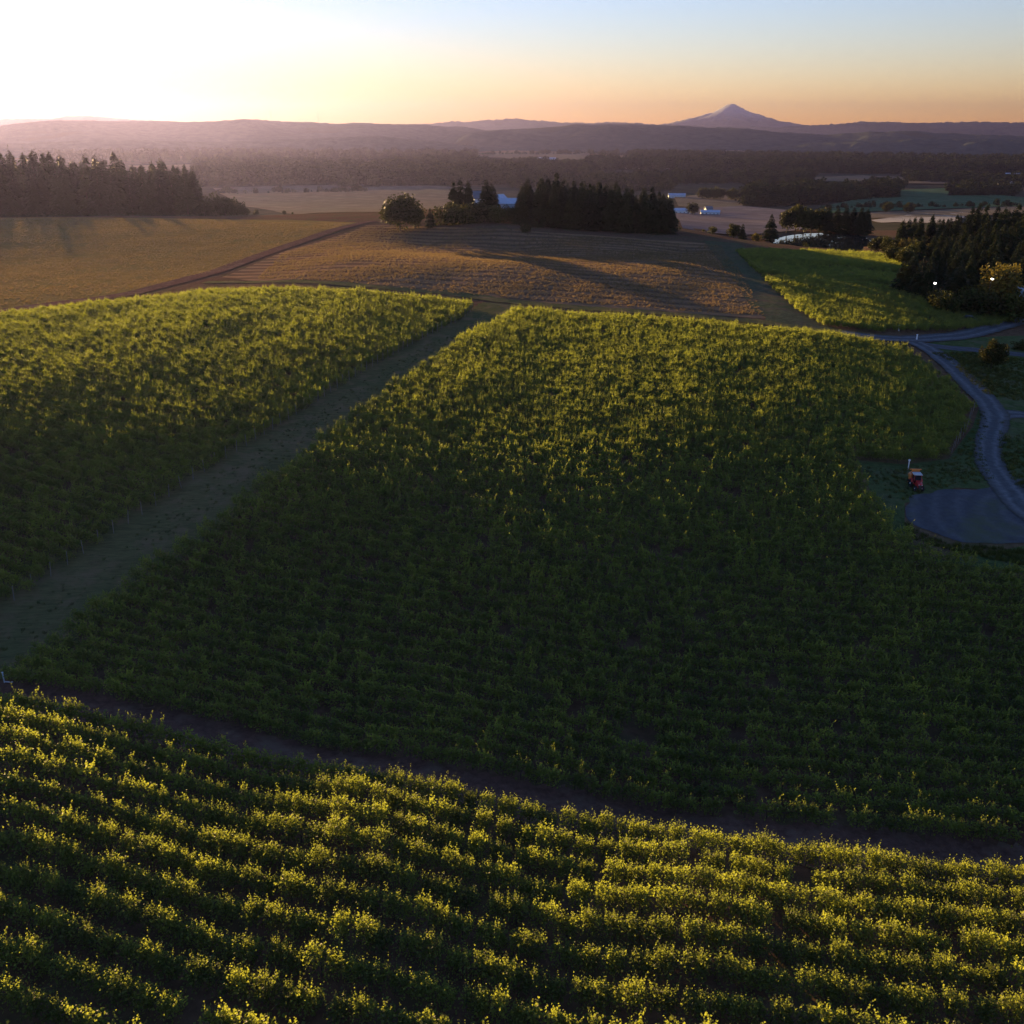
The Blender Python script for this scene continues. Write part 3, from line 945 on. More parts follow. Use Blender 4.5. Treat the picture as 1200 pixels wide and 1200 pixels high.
# ------------------------------------------------------------------ trees
def fir_crown(seed, n, size, droop=0.35, fat=0.2):
    """height 1; clumps of needles on drooping whorls"""
    r = np.random.default_rng(seed)
    lob = r.uniform(0.72, 1.2, 9)
    nwh = r.integers(15, 20)
    lv = np.sort(r.uniform(0.05, 0.97, nwh))
    t = lv[r.integers(0, nwh, n)] + r.normal(0, 0.028, n)
    t = 1 - (1 - t) ** 0.86
    t = np.clip(t, 0.04, 0.995)
    ang = r.uniform(0, 6.2832, n)
    nb = 9
    ang = (np.floor(ang / 6.2832 * nb) + 0.5 + r.normal(0, .26, n) + np.floor(t * 30) * 0.37) * 6.2832 / nb
    R_ = fat * (1 - t) ** 0.82 * lob[(np.floor(ang * 3 + t * 17)).astype(int) % 9] * r.uniform(.85, 1.12, n) + 0.006
    R_ *= np.clip(t / 0.12, 0.6, 1)
    rad = R_ * np.sqrt(r.uniform(0.08, 1, n))
    z = t - droop * rad * 0.9 + r.normal(0, .006, n)
    out = np.stack([np.cos(ang), np.sin(ang), -droop * np.ones(n)], 1)
    out /= np.linalg.norm(out, axis=1)[:, None]
    side = np.stack([-np.sin(ang), np.cos(ang), r.normal(0, .5, n)], 1)
    side /= np.linalg.norm(side, axis=1)[:, None]
    c = np.stack([np.cos(ang) * rad, np.sin(ang) * rad, z], 1)
    tp = 0.3 + 0.7 * np.clip((1 - t) * 2.2, 0, 1)
    a = (size * tp * r.uniform(.7, 1.4, n))[:, None]
    b = (size * tp * r.uniform(.35, .7, n))[:, None]
    q = np.stack([c - out * a, c + side * b, c + out * a * 1.1, c - side * b], 1)
    tip = np.array([[[0.005, 0, .97], [0, 0.005, .97], [0, 0, 1.0], [-.005, -.003, .97]]])
    return np.concatenate([q, tip]).reshape(-1, 3)

def broad_crown(seed, nclump, nleaf, size, rx=0.42, z0=0.2, lump=0.16, flat=1.0):
    r = np.random.default_rng(seed)
    q = []
    zc = 0.5 * (1 + z0)
    for k in range(nclump):
        d = r.normal(size=3); d /= np.linalg.norm(d)
        rad = r.uniform(0.35, 0.86)
        c = np.array([d[0] * rx * rad, d[1] * rx * rad, zc + d[2] * (1 - z0) * 0.5 * rad * flat])
        s = lump * r.uniform(0.7, 1.25)
        p = r.normal(size=(nleaf, 3))
        p /= np.linalg.norm(p, axis=1)[:, None]
        p *= (r.uniform(0.25, 1, nleaf) ** 0.5)[:, None] * s
        sz = size * r.uniform(.7, 1.3, nleaf)
        q.append(rot_quads(c + p, sz, sz, (0, 0, 0.4), r))
    return np.concatenate(q)

def trunk_mesh(seed, h, r0, limbs=0, spread=0.3, z0=0.2):
    r = random.Random(seed)
    v, f = [], []
    pts = [Vector((0, 0, -0.03))]
    n = 5
    for i in range(1, n + 1):
        t = i / n
        pts.append(Vector((r.uniform(-.012, .012), r.uniform(-.012, .012), h * t)))
    for i in range(n):
        tube(v, f, pts[i], pts[i + 1], r0 * (1 - i / n * 0.8), r0 * (1 - (i + 1) / n * 0.8), 7)
    for i in range(limbs):
        a = 6.28 * i / limbs + r.uniform(-.3, .3)
        zb = z0 + (h - z0) * r.uniform(0.05, 0.7)
        e = Vector((math.cos(a) * spread, math.sin(a) * spread, zb + r.uniform(.12, .3)))
        tube(v, f, Vector((0, 0, zb)), e, r0 * .45, r0 * .12, 5)
    return pymesh('trunk', v, f, M['bark'])

FIR = [quads_mesh('fir_crown', fir_crown(20 + i, 2600, 0.034, 0.35 + 0.1 * (i % 3), 0.21 + 0.025 * (i % 4)), 4, M['fir']) for i in range(6)]
FIR_T = [trunk_mesh(20 + i, 0.93, 0.014) for i in range(3)]
OAK = [quads_mesh('leaf_crown', broad_crown(50 + i, 60, 56, 0.03, 0.44 + 0.05 * (i % 2), 0.16 - 0.04 * (i % 2)), 4, M['broad']) for i in range(5)]
OAK_T = [trunk_mesh(50 + i, 0.72, 0.024, 7, 0.28) for i in range(3)]
AMB = [quads_mesh('amber_crown', broad_crown(70 + i, 40, 44, 0.027, 0.42, 0.14), 4, M['amber']) for i in range(2)]
BUSH = [quads_mesh('bush_crown', broad_crown(80 + i, 26, 40, 0.045, 0.62, -0.02, 0.24), 4, M['broad']) for i in range(4)]
ABUSH = [quads_mesh('bush_crown', broad_crown(90 + i, 26, 40, 0.045, 0.62, -0.02, 0.24), 4, M['amber']) for i in range(2)]
BUSH_T = [trunk_mesh(80, 0.55, 0.03, 6, 0.35, 0.06)]
LOWFIR = [quads_mesh('low_fir', fir_crown(120 + i, 260, 0.075, 0.4, 0.26 + .03 * (i % 3)), 4, M['farfir']) for i in range(5)]
LOWOAK = [quads_mesh('low_oak', broad_crown(140 + i, 18, 20, 0.07, 0.5, 0.02, 0.22), 4, M['farbroad']) for i in range(5)]

KIND = {'fir': ('fir_tree', 'fir tree', FIR, FIR_T), 'oak': ('broadleaf_tree', 'tree', OAK, OAK_T), 'amber': ('broadleaf_tree', 'tree', AMB, OAK_T),
        'bush': ('bush', 'bush', BUSH, BUSH_T), 'abush': ('bush', 'bush', ABUSH, BUSH_T)}
def tree(kind, p, h, label, group=None, wide=1.0, k=None):
    nm, cat, crowns, trunks = KIND[kind]
    e = empty(nm, (p[0], p[1], p[2] - 0.15), random.uniform(0, 6.28), (h * wide * random.uniform(.93, 1.07), h * wide * random.uniform(.93, 1.07), h))
    tag(e, label, cat, group)
    link('trunk', random.choice(trunks), None, e)
    link('crown', crowns[random.randrange(len(crowns)) if k is None else k], None, e)
    return e

def top_h(px, D, ytop):
    p = at(px, D)
    return p, CAM_Z - D * ray(px, ytop)[1] - p.z

def tree_to(kind, px, D, ytop, label, group=None, wide=1.0, k=None):
    p, h = top_h(px, D, ytop)
    return tree(kind, p, max(h, 1.2), label, group, wide, k)

# the dense grove behind the mown field
gx = np.array([600, 610, 622, 640, 655, 668, 682, 700, 722, 742, 760, 776, 790])
gy = np.array([226, 217, 211, 203, 205, 213, 212, 212, 214, 218, 220, 223, 231])
for D, n_, dy in ((424, 19, 9), (440, 18, 4), (458, 18, 0)):
    for i in range(n_):
        px = 606 + (788 - 606) * (i + random.uniform(.2, .8)) / n_
        tree_to('fir', px, D + random.uniform(-6, 6), float(np.interp(px, gx, gy)) + dy + random.choice((0, 1, 3, 6, 8)) + random.uniform(-1.5, 1.5) - 7, 'tall dark fir in the dense grove behind the mown brown field', 'firs of the dense grove', 1.25)
for px, D, yt in ((532, 452, 209), (540, 456, 206), (549, 452, 208), (570, 452, 207), (577, 458, 212)):
    tree_to('fir', px, D, yt, 'dark fir standing above the hedge beside the white farmhouse', 'firs beside the farmhouse', 1.2)
for i, px in enumerate(range(522, 612, 9)):
    tree_to('bush', px, 430 + random.uniform(-3, 3), 237 + random.uniform(-2, 3) + (2 if px > 570 else 0), 'big dark bush in the hedge at the end of the fir grove', 'bushes of the hedge')
tree_to('oak', 608, 424, 237, 'paler round tree where the hedge meets the fir grove')
tree_to('oak', 468, 418, 226, 'big round dark oak alone on the crest of the mown field', None, 1.15, 1)
tree_to('oak', 486, 422, 239, 'smaller round tree joined to the big oak on the crest', None, 1.1)
tree_to('fir', 504, 424, 243, 'short dark conifer between the oak and the hedge', None, 1.5)
x, y = hit(616, 272.5)
tree('bush', (x, y, float(H(x, y))), 4.0, 'small round bush alone in front of the fir grove', None, 1.0)

# conifers and trees round the right-hand vineyard block
for px, yt, D, wd in ((1068, 303, 283, 1.5), (1079, 296, 281, 1.5), (1091, 299, 276, 1.5), (1101, 303, 272, 1.4)):
    tree_to('fir', px, D, yt, 'broad dark fir in the clump at the edge of the far vineyard block', 'firs at the vineyard edge', wd)
tree_to('fir', 1136, 272, 308, 'sunlit olive conifer between the two lit yard lamps', None, 1.7)
tree_to('amber', 1186, 268, 303, 'golden leafed tree beside the yard lamp at the picture edge', None, 1.0)
for px, yt, D in ((1112, 338, 262), (1120, 341, 258), (1128, 343, 256), (1146, 338, 262), (1156, 336, 266), (1166, 333, 268), (1174, 337, 262), (1200, 335, 268), (1210, 338, 262)):
    tree_to('bush', px, D, yt, 'low dark shrub along the foot of the firs behind the vineyard', 'shrubs along the wood')
for D, n_, y0 in ((305, 11, 290), (335, 13, 277), (372, 14, 264)):
    for i in range(n_):
        px = 1098 + (1225 - 1098) * (i + random.uniform(.1, .9)) / n_
        if D > 350: px = px - 14
        tree_to('fir', px, D + random.uniform(-9, 9), y0 + random.uniform(-3, 9) - (6 if px > 1150 and D > 320 else 0), 'dark fir in the wood behind the far vineyard block', 'firs of the vineyard wood', 1.15)
wx = np.array([1050, 1058, 1075, 1088, 1100, 1112, 1135, 1150, 1170, 1190, 1215])
wy = np.array([262, 250, 247, 243, 245, 250, 241, 235, 236, 234, 233])
for D, n_, dy in ((440, 15, 5), (468, 15, 0)):
    for i in range(n_):
        px = 1054 + (1220 - 1054) * (i + random.uniform(.2, .8)) / n_
        tree_to('fir', px, D + random.uniform(-8, 8), float(np.interp(px, wx, wy)) + dy + random.uniform(-2, 6), 'dark fir on the skyline of the wood beyond the vineyard', 'firs on the wood skyline', 1.05)
for px, yt, D in ((1034, 276, 420), (1046, 278, 414), (1058, 279, 408), (1068, 277, 405), (1078, 283, 380), (1088, 281, 385), (1054, 288, 372), (1070, 290, 360)):
    tree_to('oak' if px % 4 else 'amber', px, D, yt, 'leafy tree at the wood margin between pond and vineyard', 'trees at the wood margin', 1.2)

# pond side
def shore(px):
    return math.hypot(*hit(px, 276.6))
for px, yt, D in ((924, 244, 8), (934, 239, 12), (944, 242, 9), (953, 246, 6), (962, 243, 9)):
    tree_to('oak', px, shore(px) + D, yt, 'tall leafy tree on the far shore of the pond', 'leafy trees by the pond', 0.9)
for px, yt, D in ((972, 241, 6), (982, 240, 10), (992, 239, 5), (1001, 240, 9), (1010, 239, 5), (1017, 242, 9)):
    tree_to('fir', px, shore(px) + D, yt, 'dark dense conifer in the clump beside the pond', 'conifers by the pond', 1.5)
tree_to('fir', 905, 505, 250, 'single pointed dark fir at the end of the pond', None, 1.5)
for px, yt, D, kd, lb in ((826, 268, 500, 'abush', 'amber bush on the field margin next to the darker bush'), (836, 264, 502, 'bush', 'dark bush on the field margin next to the amber bush'),
                          (862, 262, 500, 'oak', 'small round tree of the close pair on the field margin'), (872, 260, 500, 'fir', 'small pointed tree of the close pair on the field margin'),
                          (888, 272, 498, 'abush', 'low amber bush just before the pointed fir'), (798, 268, 480, 'bush', 'low bush at the foot of the fir grove corner'), (949, 284, 455, 'bush', 'tiny round bush on the near bank of the pond')):
    tree_to(kd, px, D, yt, lb, None, 1.1)

# round tree on the lawn
x, y = hit(1161, 433)
tree('oak', (x, y, float(H(x, y))), 5.6, 'round dark tree alone on the lawn beside the gravel road', None, 0.95, 3)
x, y = hit(1196, 410)
tree('bush', (x, y, float(H(x, y))), 2.2, 'dark shrub on the bank above the lower track', None, 1.6)

# the forest beyond the golden field, towards the sun
lx = np.array([-60, 0, 30, 60, 100, 130, 160, 200, 225, 250])
ly = np.array([172, 172, 176, 174, 181, 180, 186, 185, 190, 200])
for D, n_, dy in ((745, 24, 14), (785, 26, 6), (830, 26, 0)):
    for i in range(n_):
        px = -60 + (238 + 60) * (i + random.uniform(.1, .9)) / n_
        tree_to('fir', px, D + random.uniform(-14, 14), float(np.interp(px, lx, ly)) + dy + random.uniform(-3, 7) - 4, 'tall fir in the hazy forest beyond the golden field', 'firs of the sunward forest', 1.15)
for i, (px, yt) in enumerate(((240, 233), (252, 226), (264, 228), (276, 233), (288, 239), (299, 244), (333, 246), (343, 248))):
    tree_to('bush', px, 640 + 8 * (i % 2), yt, 'rounded dark bush on the rim of the golden field' if i < 6 else 'small bush apart on the rim of the golden field', 'bushes on the golden field rim' if i < 6 else 'small bushes on the rim')

# tree rows in the valley that can be told apart
for px, yt, yb in ((822, 219, 234), (829, 220, 234.5), (836, 219, 235), (843, 220, 235), (856, 220, 235.5), (861, 222, 235)):
    x, y = hit(px, yb); D = math.hypot(x, y)
    tree_to('oak', px, D, yt, 'round tree in the short row between the valley fields', 'row of trees in the valley', 1.1)
x, y = hit(811, 252.5); tree_to('oak', 811, math.hypot(x, y), 237, 'round tree alone beside the white sheds in the valley', None, 1.2)
for px, yt, yb, kd in ((873, 224, 243, 'fir'), (1036, 210, 231, 'fir'), (1048, 211, 232, 'fir'), (1039, 236, 250, 'oak'), (1064, 237, 251, 'oak')):
    x, y = hit(px, yb)
    tree_to(kd, px, math.hypot(x, y), yt, {873: 'dark pointed fir at the start of the valley tree belt', 1036: 'first of two tall firs ending the valley belt', 1048: 'last tall fir where the valley belt meets green field', 1039: 'rounder small tree alone on the green valley field', 1064: 'second small tree on the green valley field near the wood'}[px], None, 1.1)

# far-off woods: one mass
def belt(x0, x1, yb0, yb1, depth_px, n, hpx, fir=0.6):
    out = []
    for _ in range(int(n * 1.9)):
        t = random.random()
        px = x0 + (x1 - x0) * t
        yb = yb0 + (yb1 - yb0) * t + random.uniform(-depth_px, 0)
        a, b = hit(px, yb)
        D = math.hypot(a, b)
        out.append((a, b, float(H(a, b)), max(5, min(34, hpx / FPX * D * random.uniform(.5, 1.0))), 0 if random.random() < fir + .15 else 1))
    return out
FW = []
FW += belt(232, 420, 219, 216, 5, 230, 22)
FW += belt(230, 560, 207, 213, 10, 420, 19, .5)
FW += belt(400, 620, 221, 216, 10, 330, 19, .5)
FW += belt(40, 560, 190, 193, 10, 380, 12, .6)
FW += belt(440, 700, 202, 206, 8, 360, 13, .6)
FW += belt(380, 560, 182, 178, 3, 120, 9, .5)
FW += belt(600, 900, 221, 214, 7, 340, 12, .4)
FW += belt(690, 1210, 199, 207, 6, 620, 13, .7)
FW += belt(740, 1210, 190, 199, 6, 560, 12, .75)
FW += belt(560, 760, 177, 176, 2, 70, 7, .5)
FW += belt(875, 960, 243, 240, 9, 120, 22, .6)
FW += belt(950, 1050, 240, 232, 8, 110, 18, .5)
FW += belt(1112, 1192, 231, 230, 8, 110, 13, .2)
FW += belt(870, 950, 216, 214, 5, 90, 12, .5)
FW += belt(1060, 1240, 214, 220, 6, 120, 11, .5)
FW += belt(1020, 1060, 219, 219, 3, 25, 9, .3)
FW += belt(255, 430, 229, 226, 2, 45, 8, .3)
FW += belt(690, 790, 226, 224, 3, 40, 9, .3)
FW += belt(560, 740, 183, 182, 1.5, 60, 6, .4)
FW += belt(960, 1200, 246, 243, 1.5, 50, 8, .2)
FW = np.array(FW)
n = len(FW)
idx = np.where(FW[:, 4] < .5, RNG.integers(0, 5, n), 5 + RNG.integers(0, 5, n))
tag(scatter('far_woods', FW[:, :3], RNG.uniform(0, 6.28, n), FW[:, 3] * RNG.uniform(.9, 1.25, n), idx, LOWFIR + LOWOAK, FW[:, 3] * np.where(FW[:, 4] < .5, 1, .75)), kind='stuff')

# ------------------------------------------------------------------ boxes and the like for built things
class MB:
    def __init__(self): self.v, self.f = [], []
    def box(self, x0, x1, y0, y1, z0, z1, taper=0.0):
        b = len(self.v)
        for z, s in ((z0, 0), (z1, taper)):
            for (x, y) in ((x0 + s, y0 + s), (x1 - s, y0 + s), (x1 - s, y1 - s), (x0 + s, y1 - s)):
                self.v.append(Vector((x, y, z)))
        self.f += [tuple(b + i for i in q) for q in ((3, 2, 1, 0), (4, 5, 6, 7), (0, 1, 5, 4), (1, 2, 6, 5), (2, 3, 7, 6), (3, 0, 4, 7))]
        return self
    def tube(self, p0, p1, r0, r1=None, k=8):
        tube(self.v, self.f, p0, p1, r0, r0 if r1 is None else r1, k)
        return self
    def prism(self, prof, x0, x1):
        """profile in (y,z) extruded along x"""
        b, n = len(self.v), len(prof)
        for x in (x0, x1):
            for (y, z) in prof: self.v.append(Vector((x, y, z)))
        for i in range(n):
            j = (i + 1) % n
            self.f.append((b + i, b + j, b + n + j, b + n + i))
        self.f.append(tuple(b + n - 1 - i for i in range(n)))
        self.f.append(tuple(b + n + i for i in range(n)))
        return self
    def build(self, name, mat, parent=None, bev=0.0):
        me = pymesh(name, self.v, self.f, mat)
        bm = bmesh.new(); bm.from_mesh(me)
        bmesh.ops.recalc_face_normals(bm, faces=bm.faces)
        if bev:
            bmesh.ops.bevel(bm, geom=[e for e in bm.edges if e.calc_face_angle(0) > 0.6], offset=bev, segments=2, affect='EDGES', profile=0.6)
        bm.to_mesh(me); bm.free()
        return link(name, me, None, parent)

def wheel(parent, x, y, r, w, rimmat):
    """tyre with lugs, and a rim; axle along x"""
    m = MB()
    k = 20
    prof = [(-.5, .78), (-.5, .93), (-.36, 1.0), (.36, 1.0), (.5, .93), (.5, .78)]
    b = len(m.v)
    for i in range(k):
        a = 6.2832 * i / k
        for (s, q) in prof:
            m.v.append(Vector((s * w, math.cos(a) * r * q, math.sin(a) * r * q)))
    n = len(prof)
    for i in range(k):
        for q in range(n):
            a0, a1 = i * n + q, i * n + (q + 1) % n
            b0, b1 = ((i + 1) % k) * n + q, ((i + 1) % k) * n + (q + 1) % n
            m.f.append((a0, b0, b1, a1))
    for i in range(k):                                  # lugs
        a = 6.2832 * (i + .5) / k
        c, s = math.cos(a), math.sin(a)
        sgn = 1 if i % 2 else -1
        b = len(m.v)
        for rr_ in (r * .98, r * 1.045):
            for (xx, da) in ((0, -.05), (sgn * w * .48, .06), (sgn * w * .48, .16), (0, .05)):
                m.v.append(Vector((xx, math.cos(a + da) * rr_, math.sin(a + da) * rr_)))
        m.f += [(b + 4, b + 5, b + 6, b + 7), (b, b + 1, b + 5, b + 4), (b + 1, b + 2, b + 6, b + 5), (b + 2, b + 3, b + 7, b + 6), (b + 3, b, b + 4, b + 7)]
    e = empty('wheel', (x, y, r), 0)
    e.parent = parent
    m.build('tyre', M['rubber'], e)
    MB().tube((-w * .4, 0, 0), (w * .4, 0, 0), r * .79, None, 18).tube((-w * .5, 0, 0), (w * .5, 0, 0), r * .22, None, 10).build('rim', rimmat, e)
    return e

def tractor():
    x, y = hit(1073, 572)
    e = empty('tractor', (x, y, float(H(x, y)) + 0.05), R(-5), 0.8)
    tag(e, 'red vineyard tractor with white cab roof and orange sprayer on the grass', 'tractor')
    # front points to -Y (towards the camera)
    MB().prism([(-2.0, .62), (-2.02, 1.15), (-1.9, 1.32), (-.55, 1.45), (-.5, .62)], -.36, .36).build('hood', M['redpaint'], e, .04)
    MB().box(-.30, .30, -2.06, -2.02, .68, 1.1).build('grille', M['darkmetal'], e)
    for s in (-1, 1):
        MB().box(s * .24 - .07, s * .24 + .07, -2.075, -2.03, 1.12, 1.2).build('headlight', M['white'], e)
    MB().box(-.3, .3, -1.9, .9, .45, .62).box(-.18, .18, -2.25, -1.9, .5, .68).build('chassis', M['darkmetal'], e)
    cab = MB()
    for sx in (-.56, .56):
        for (yy, dz) in ((-.42, 0), (.72, 0)):
            cab.tube((sx, yy, .85), (sx * .9, yy + (.12 if yy < 0 else -.05), 2.22), .04, .035, 6)
    cab.box(-.58, .58, -.44, .76, .78, .9)
    cabo = cab.build('cab', M['redpaint'], e)
    MB().prism([(-.40, .92), (-.28, 2.2), (.66, 2.2), (.70, .92)], -.52, .52).build('cab_glass', M['glass'], e)
    MB().box(-.66, .66, -.50, .84, 2.22, 2.40, .06).build('roof', M['roofwhite'], e, .04)
    for s in (-1, 1):
        MB().prism([(-.1, .95), (.0, 1.32), (.35, 1.46), (.75, 1.4), (1.05, 1.05), (1.0, 1.0), (.7, 1.3), (.35, 1.36), (.08, 1.25), (0, .95)], s * .6, s * .88).build('fender', M['redpaint'], e)
        wheel(e, s * .72, .45, .62, .34, M['white'])
        wheel(e, s * .58, -1.55, .42, .26, M['white'])
    MB().tube((.28, -1.0, 1.4), (.28, -1.0, 2.05), .04).build('exhaust_pipe', M['darkmetal'], e)
    sp = MB().box(-.62, .62, 1.15, 2.5, .75, 1.65, .12).build('sprayer_tank', M['orange'], e, .08)
    MB().tube((0, 2.5, 1.25), (0, 2.85, 1.25), .52, .56, 18).build('fan_housing', M['orange'], sp)
    MB().box(-.6, .6, 1.1, 1.16, 1.5, 2.75).box(-.9, .9, 1.16, 1.26, 2.6, 2.75).build('spray_mast', M['orange'], sp)
    for s in (-1, 1):
        wheel(e, s * .66, 1.9, .38, .24, M['orange'])
tractor()

x, y = hit(1064, 551)
po = MB().tube((0, 0, -.2), (0, 0, 1.25), .07).box(-.11, .11, -.11, .11, 1.25, 1.42).build('water_standpipe', M['white'])
po.location = (x, y, float(H(x, y)))
tag(po, 'short pale standpipe on the grass just behind the tractor', 'standpipe')

x, y = hit(5.5, 801)
e = empty('irrigation_pipe', (x, y, float(H(x, y)) + .08), 0)
tag(e, 'white L-shaped irrigation pipe standing on the red soil track', 'pipe')
MB().tube((0, 0, -.15), (0, 0, .98), .055).tube((0, 0, .98), (0, 0, 1.04), .075).build('riser', M['white'], e)
MB().tube((0, 0, .08), (.72, -.1, .08), .055).tube((.72, -.1, .08), (.80, -.11, .08), .08).build('outlet', M['white'], e)

for (px, py), lb in (((1053, 388), 'white marker post at the corner of the far vineyard block'), ((1074, 399), 'white marker post where the paved road meets the gravel road')):
    x, y = hit(px, py)
    o = MB().box(-.12, .12, -.12, .12, -.1, 1.0, .02).box(-.15, .15, -.15, .15, 1.0, 1.1, .03).build('marker_post', M['white'])
    o.location = (x, y, float(H(x, y)) + .1)
    tag(o, lb, 'marker post')

# trellis end posts along the grass path: one mesh each
post_me = MB().tube((0, 0, -.3), (0, .0, 1.75), .05, .045, 6).build('trellis_post', M['wood'])
u = np.array([math.cos(ROW_A), math.sin(ROW_A)]); v = np.array([-u[1], u[0]])
def end_posts(edge, label, group, first):
    edge = np.array(edge)
    t = edge @ v
    n_ = 0
    for row in np.arange(math.floor(t.min() / 2.4) * 2.4, t.max(), 2.4):
        for a, b, ta, tb in zip(edge[:-1], edge[1:], t[:-1], t[1:]):
            if min(ta, tb) <= row < max(ta, tb):
                p = a + (b - a) * (row - ta) / (tb - ta)
                px, py = pix(p[0], p[1], float(H(*p)))
                if 0 < px < 1200 and n_ < 60:
                    o = first if first is not None and n_ == 0 else post_me.copy()
                    if o is not post_me: COL.objects.link(o)
                    o.location = (p[0], p[1], float(H(*p)))
                    o.rotation_euler = (R(random.uniform(-6, 6)), R(random.uniform(-6, 6)), 0)
                    tag(o, label, 'post', group)
                    n_ += 1
                break
end_posts(P([(556,362),(540,376),(480,406),(420,440),(355,482),(290,523),(215,572),(140,622),(70,670),(0,716)]), 'thin wooden trellis post at a row end beside the grass path', 'trellis posts along the grass path', post_me)
end_posts(P([(1142,478),(1132,505),(1112,536)]), 'thin wooden trellis post at a row end above the tractor lawn', 'trellis posts above the tractor', None)

# ------------------------------------------------------------------ buildings
def house(px, py, L, Wd, h, rz, wall, roof, label, rise=.3, name='house', cat='house', D=None, group=None):
    if D is None:
        x, y = hit(px, py); z = float(H(x, y))
    else:
        x, y, z = at(px, D)
    e = empty(name, (x, y, z), R(rz))
    tag(e, label, cat, group)
    a, b, rh = L / 2, Wd / 2, Wd * rise
    MB().prism([(-b, -1.5), (-b, h), (0, h + rh), (b, h), (b, -1.5)], -a, a).build('wall', wall, e)
    r_ = MB()
    th, ov = .22, .45
    for s in (-1, 1):
        n_ = Vector((0, s * rh, b)).normalized()
        p0, p1 = Vector((0, 0, h + rh)) + n_ * .05, Vector((0, s * (b + ov), h - rh * ov / b)) + n_ * .05
        q0, q1 = p0 + n_ * th, p1 + n_ * th
        k = len(r_.v)
        for xx in (-a - ov, a + ov):
            r_.v += [Vector((xx, p.y, p.z)) for p in (p0, p1, q1, q0)]
        r_.f += [tuple(k + i for i in q) for q in ((0, 1, 2, 3), (7, 6, 5, 4), (0, 4, 5, 1), (1, 5, 6, 2), (2, 6, 7, 3), (3, 7, 4, 0))]
    r_.build('roof', roof, e)
    nw = max(2, int(L / 4))
    for i in range(nw):
        cx = -a + L * (i + .5) / nw
        for s in (-1, 1):
            nm = 'door' if i == nw // 2 and s < 0 else 'window'
            z0, z1 = (.05, min(2.1, h - .3)) if nm == 'door' else (.9, min(2.2, h - .3))
            MB().box(cx - .55, cx + .55, min(s * b, s * (b + .06)), max(s * b, s * (b + .06)), z0, z1).build(nm, M['glass'] if nm == 'window' else M['wood'], e)
    return e
house(566, 0, 11, 9, 6, 15, M['white'], M['roofgrey'], 'white two storey farmhouse between the dark firs', .35, 'farmhouse', 'farmhouse', 520)
house(592, 0, 18, 9, 3.6, -6, M['bluepaint'], M['roofmetal'], 'long low blue grey barn behind the fir hedge', .25, 'barn', 'barn', 520)
house(582, 0, 9, 7, 5.5, 40, M['white'], M['roofmetal'], 'small pale roofed shed beside the blue barn', .3, 'shed', 'shed', 560)
house(793, 232, 26, 9, 4, -4, M['white'], M['roofmetal'], 'white barn with pale roof alone in the tan valley field', .3, 'barn', 'barn')
house(796, 250.5, 22, 9, 3.6, 6, M['white'], M['roofmetal'], 'bright white shed beside the corner of the fir grove', .25, 'shed', 'shed')
house(832, 252, 20, 8, 3.2, -8, M['white'], M['roofmetal'], 'long low white shed past the lone round valley tree', .22, 'shed', 'shed')
house(830, 249.5, 8, 7, 4.5, 10, M['bluepaint'], M['roofgrey'], 'small blue grey house behind the low white shed', .4)
for px, py, L, wd, h, lb in ((420, 219, 20, 10, 5, 'pale house at the top of the tan field before the far woods'), (418, 189, 34, 14, 5, 'pale roofed barn among the hazy far woods'),
                             (468, 215, 16, 10, 6, 'dim house at the edge of the far woods above the oak'), (845, 212, 30, 14, 5, 'grey roofed building on the valley road'),
                             (1185, 208, 34, 14, 6, 'pale roofed farm building by the far right tree belt'), (1190, 218, 22, 12, 5, 'white house below the pale roofed farm building'),
                             (1172, 219, 14, 10, 5, 'small white house next to the belt of low bushes'), (640, 189, 70, 20, 7, 'long pale shed on the pale stubble strip'), 
                             (715, 197, 60, 20, 7, 'long blue roofed shed before the far tree line'), (742, 197.5, 70, 22, 7, 'widest blue roofed shed before the far tree line'), (790, 198, 60, 18, 6, 'low pale shed at the end of the blue roofed sheds'),
                             (880, 197, 20, 14, 7, 'tiny white house under the hill with the mountain'), (258, 164.5, 50, 26, 16, 'pale mill building under the steam plume'), (225, 166, 60, 26, 10, 'low pale mill hall beside the steaming mill')):
    house(px, py, L, wd, h, random.uniform(-15, 15), M['white'], M['roofmetal'] if 'pale' in lb or 'blue' in lb else M['roofgrey'], lb, .28, 'shed' if 'shed' in lb else 'barn' if 'barn' in lb else 'mill' if 'mill' in lb else 'house', 'shed' if 'shed' in lb else 'barn' if 'barn' in lb else 'mill' if 'mill' in lb else 'house')
house(1203, 352, 10, 7, 3.0, 20, M['bluepaint'], M['roofmetal'], 'low blue white outbuilding at the end of the paved road', .2, 'shed', 'shed')

# lit yard lamps
for px, D, yl, lb in ((1107.5, 266, 332.5, 'lit yard lamp beside the clump of broad firs'), (1175, 262, 327.5, 'lit yard lamp in front of the golden tree')):
    p, h = top_h(px, D, yl)
    e = empty('yard_lamp', p)
    tag(e, lb, 'lamp')
    MB().tube((0, 0, -.3), (0, 0, h + .1), .07, .05, 8).tube((0, 0, h + .1), (0, -.5, h + .2), .04, .035, 6).build('pole', M['darkmetal'], e)
    hd = MB().tube((0, -.5, h + .18), (0, -.5, h + .32), .32, .14, 12).build('lamp_head', M['darkmetal'], e)
    m = MB()
    for i in range(6):
        a0, a1 = math.pi / 2 * i / 6, math.pi / 2 * (i + 1) / 6
        m.tube((0, -.5, h + .17 - .3 * math.sin(a0)), (0, -.5, h + .17 - .3 * math.sin(a1)), .3 * math.cos(a0), max(.3 * math.cos(a1), .01), 12)
    m.build('bulb', M['lamp'], e)

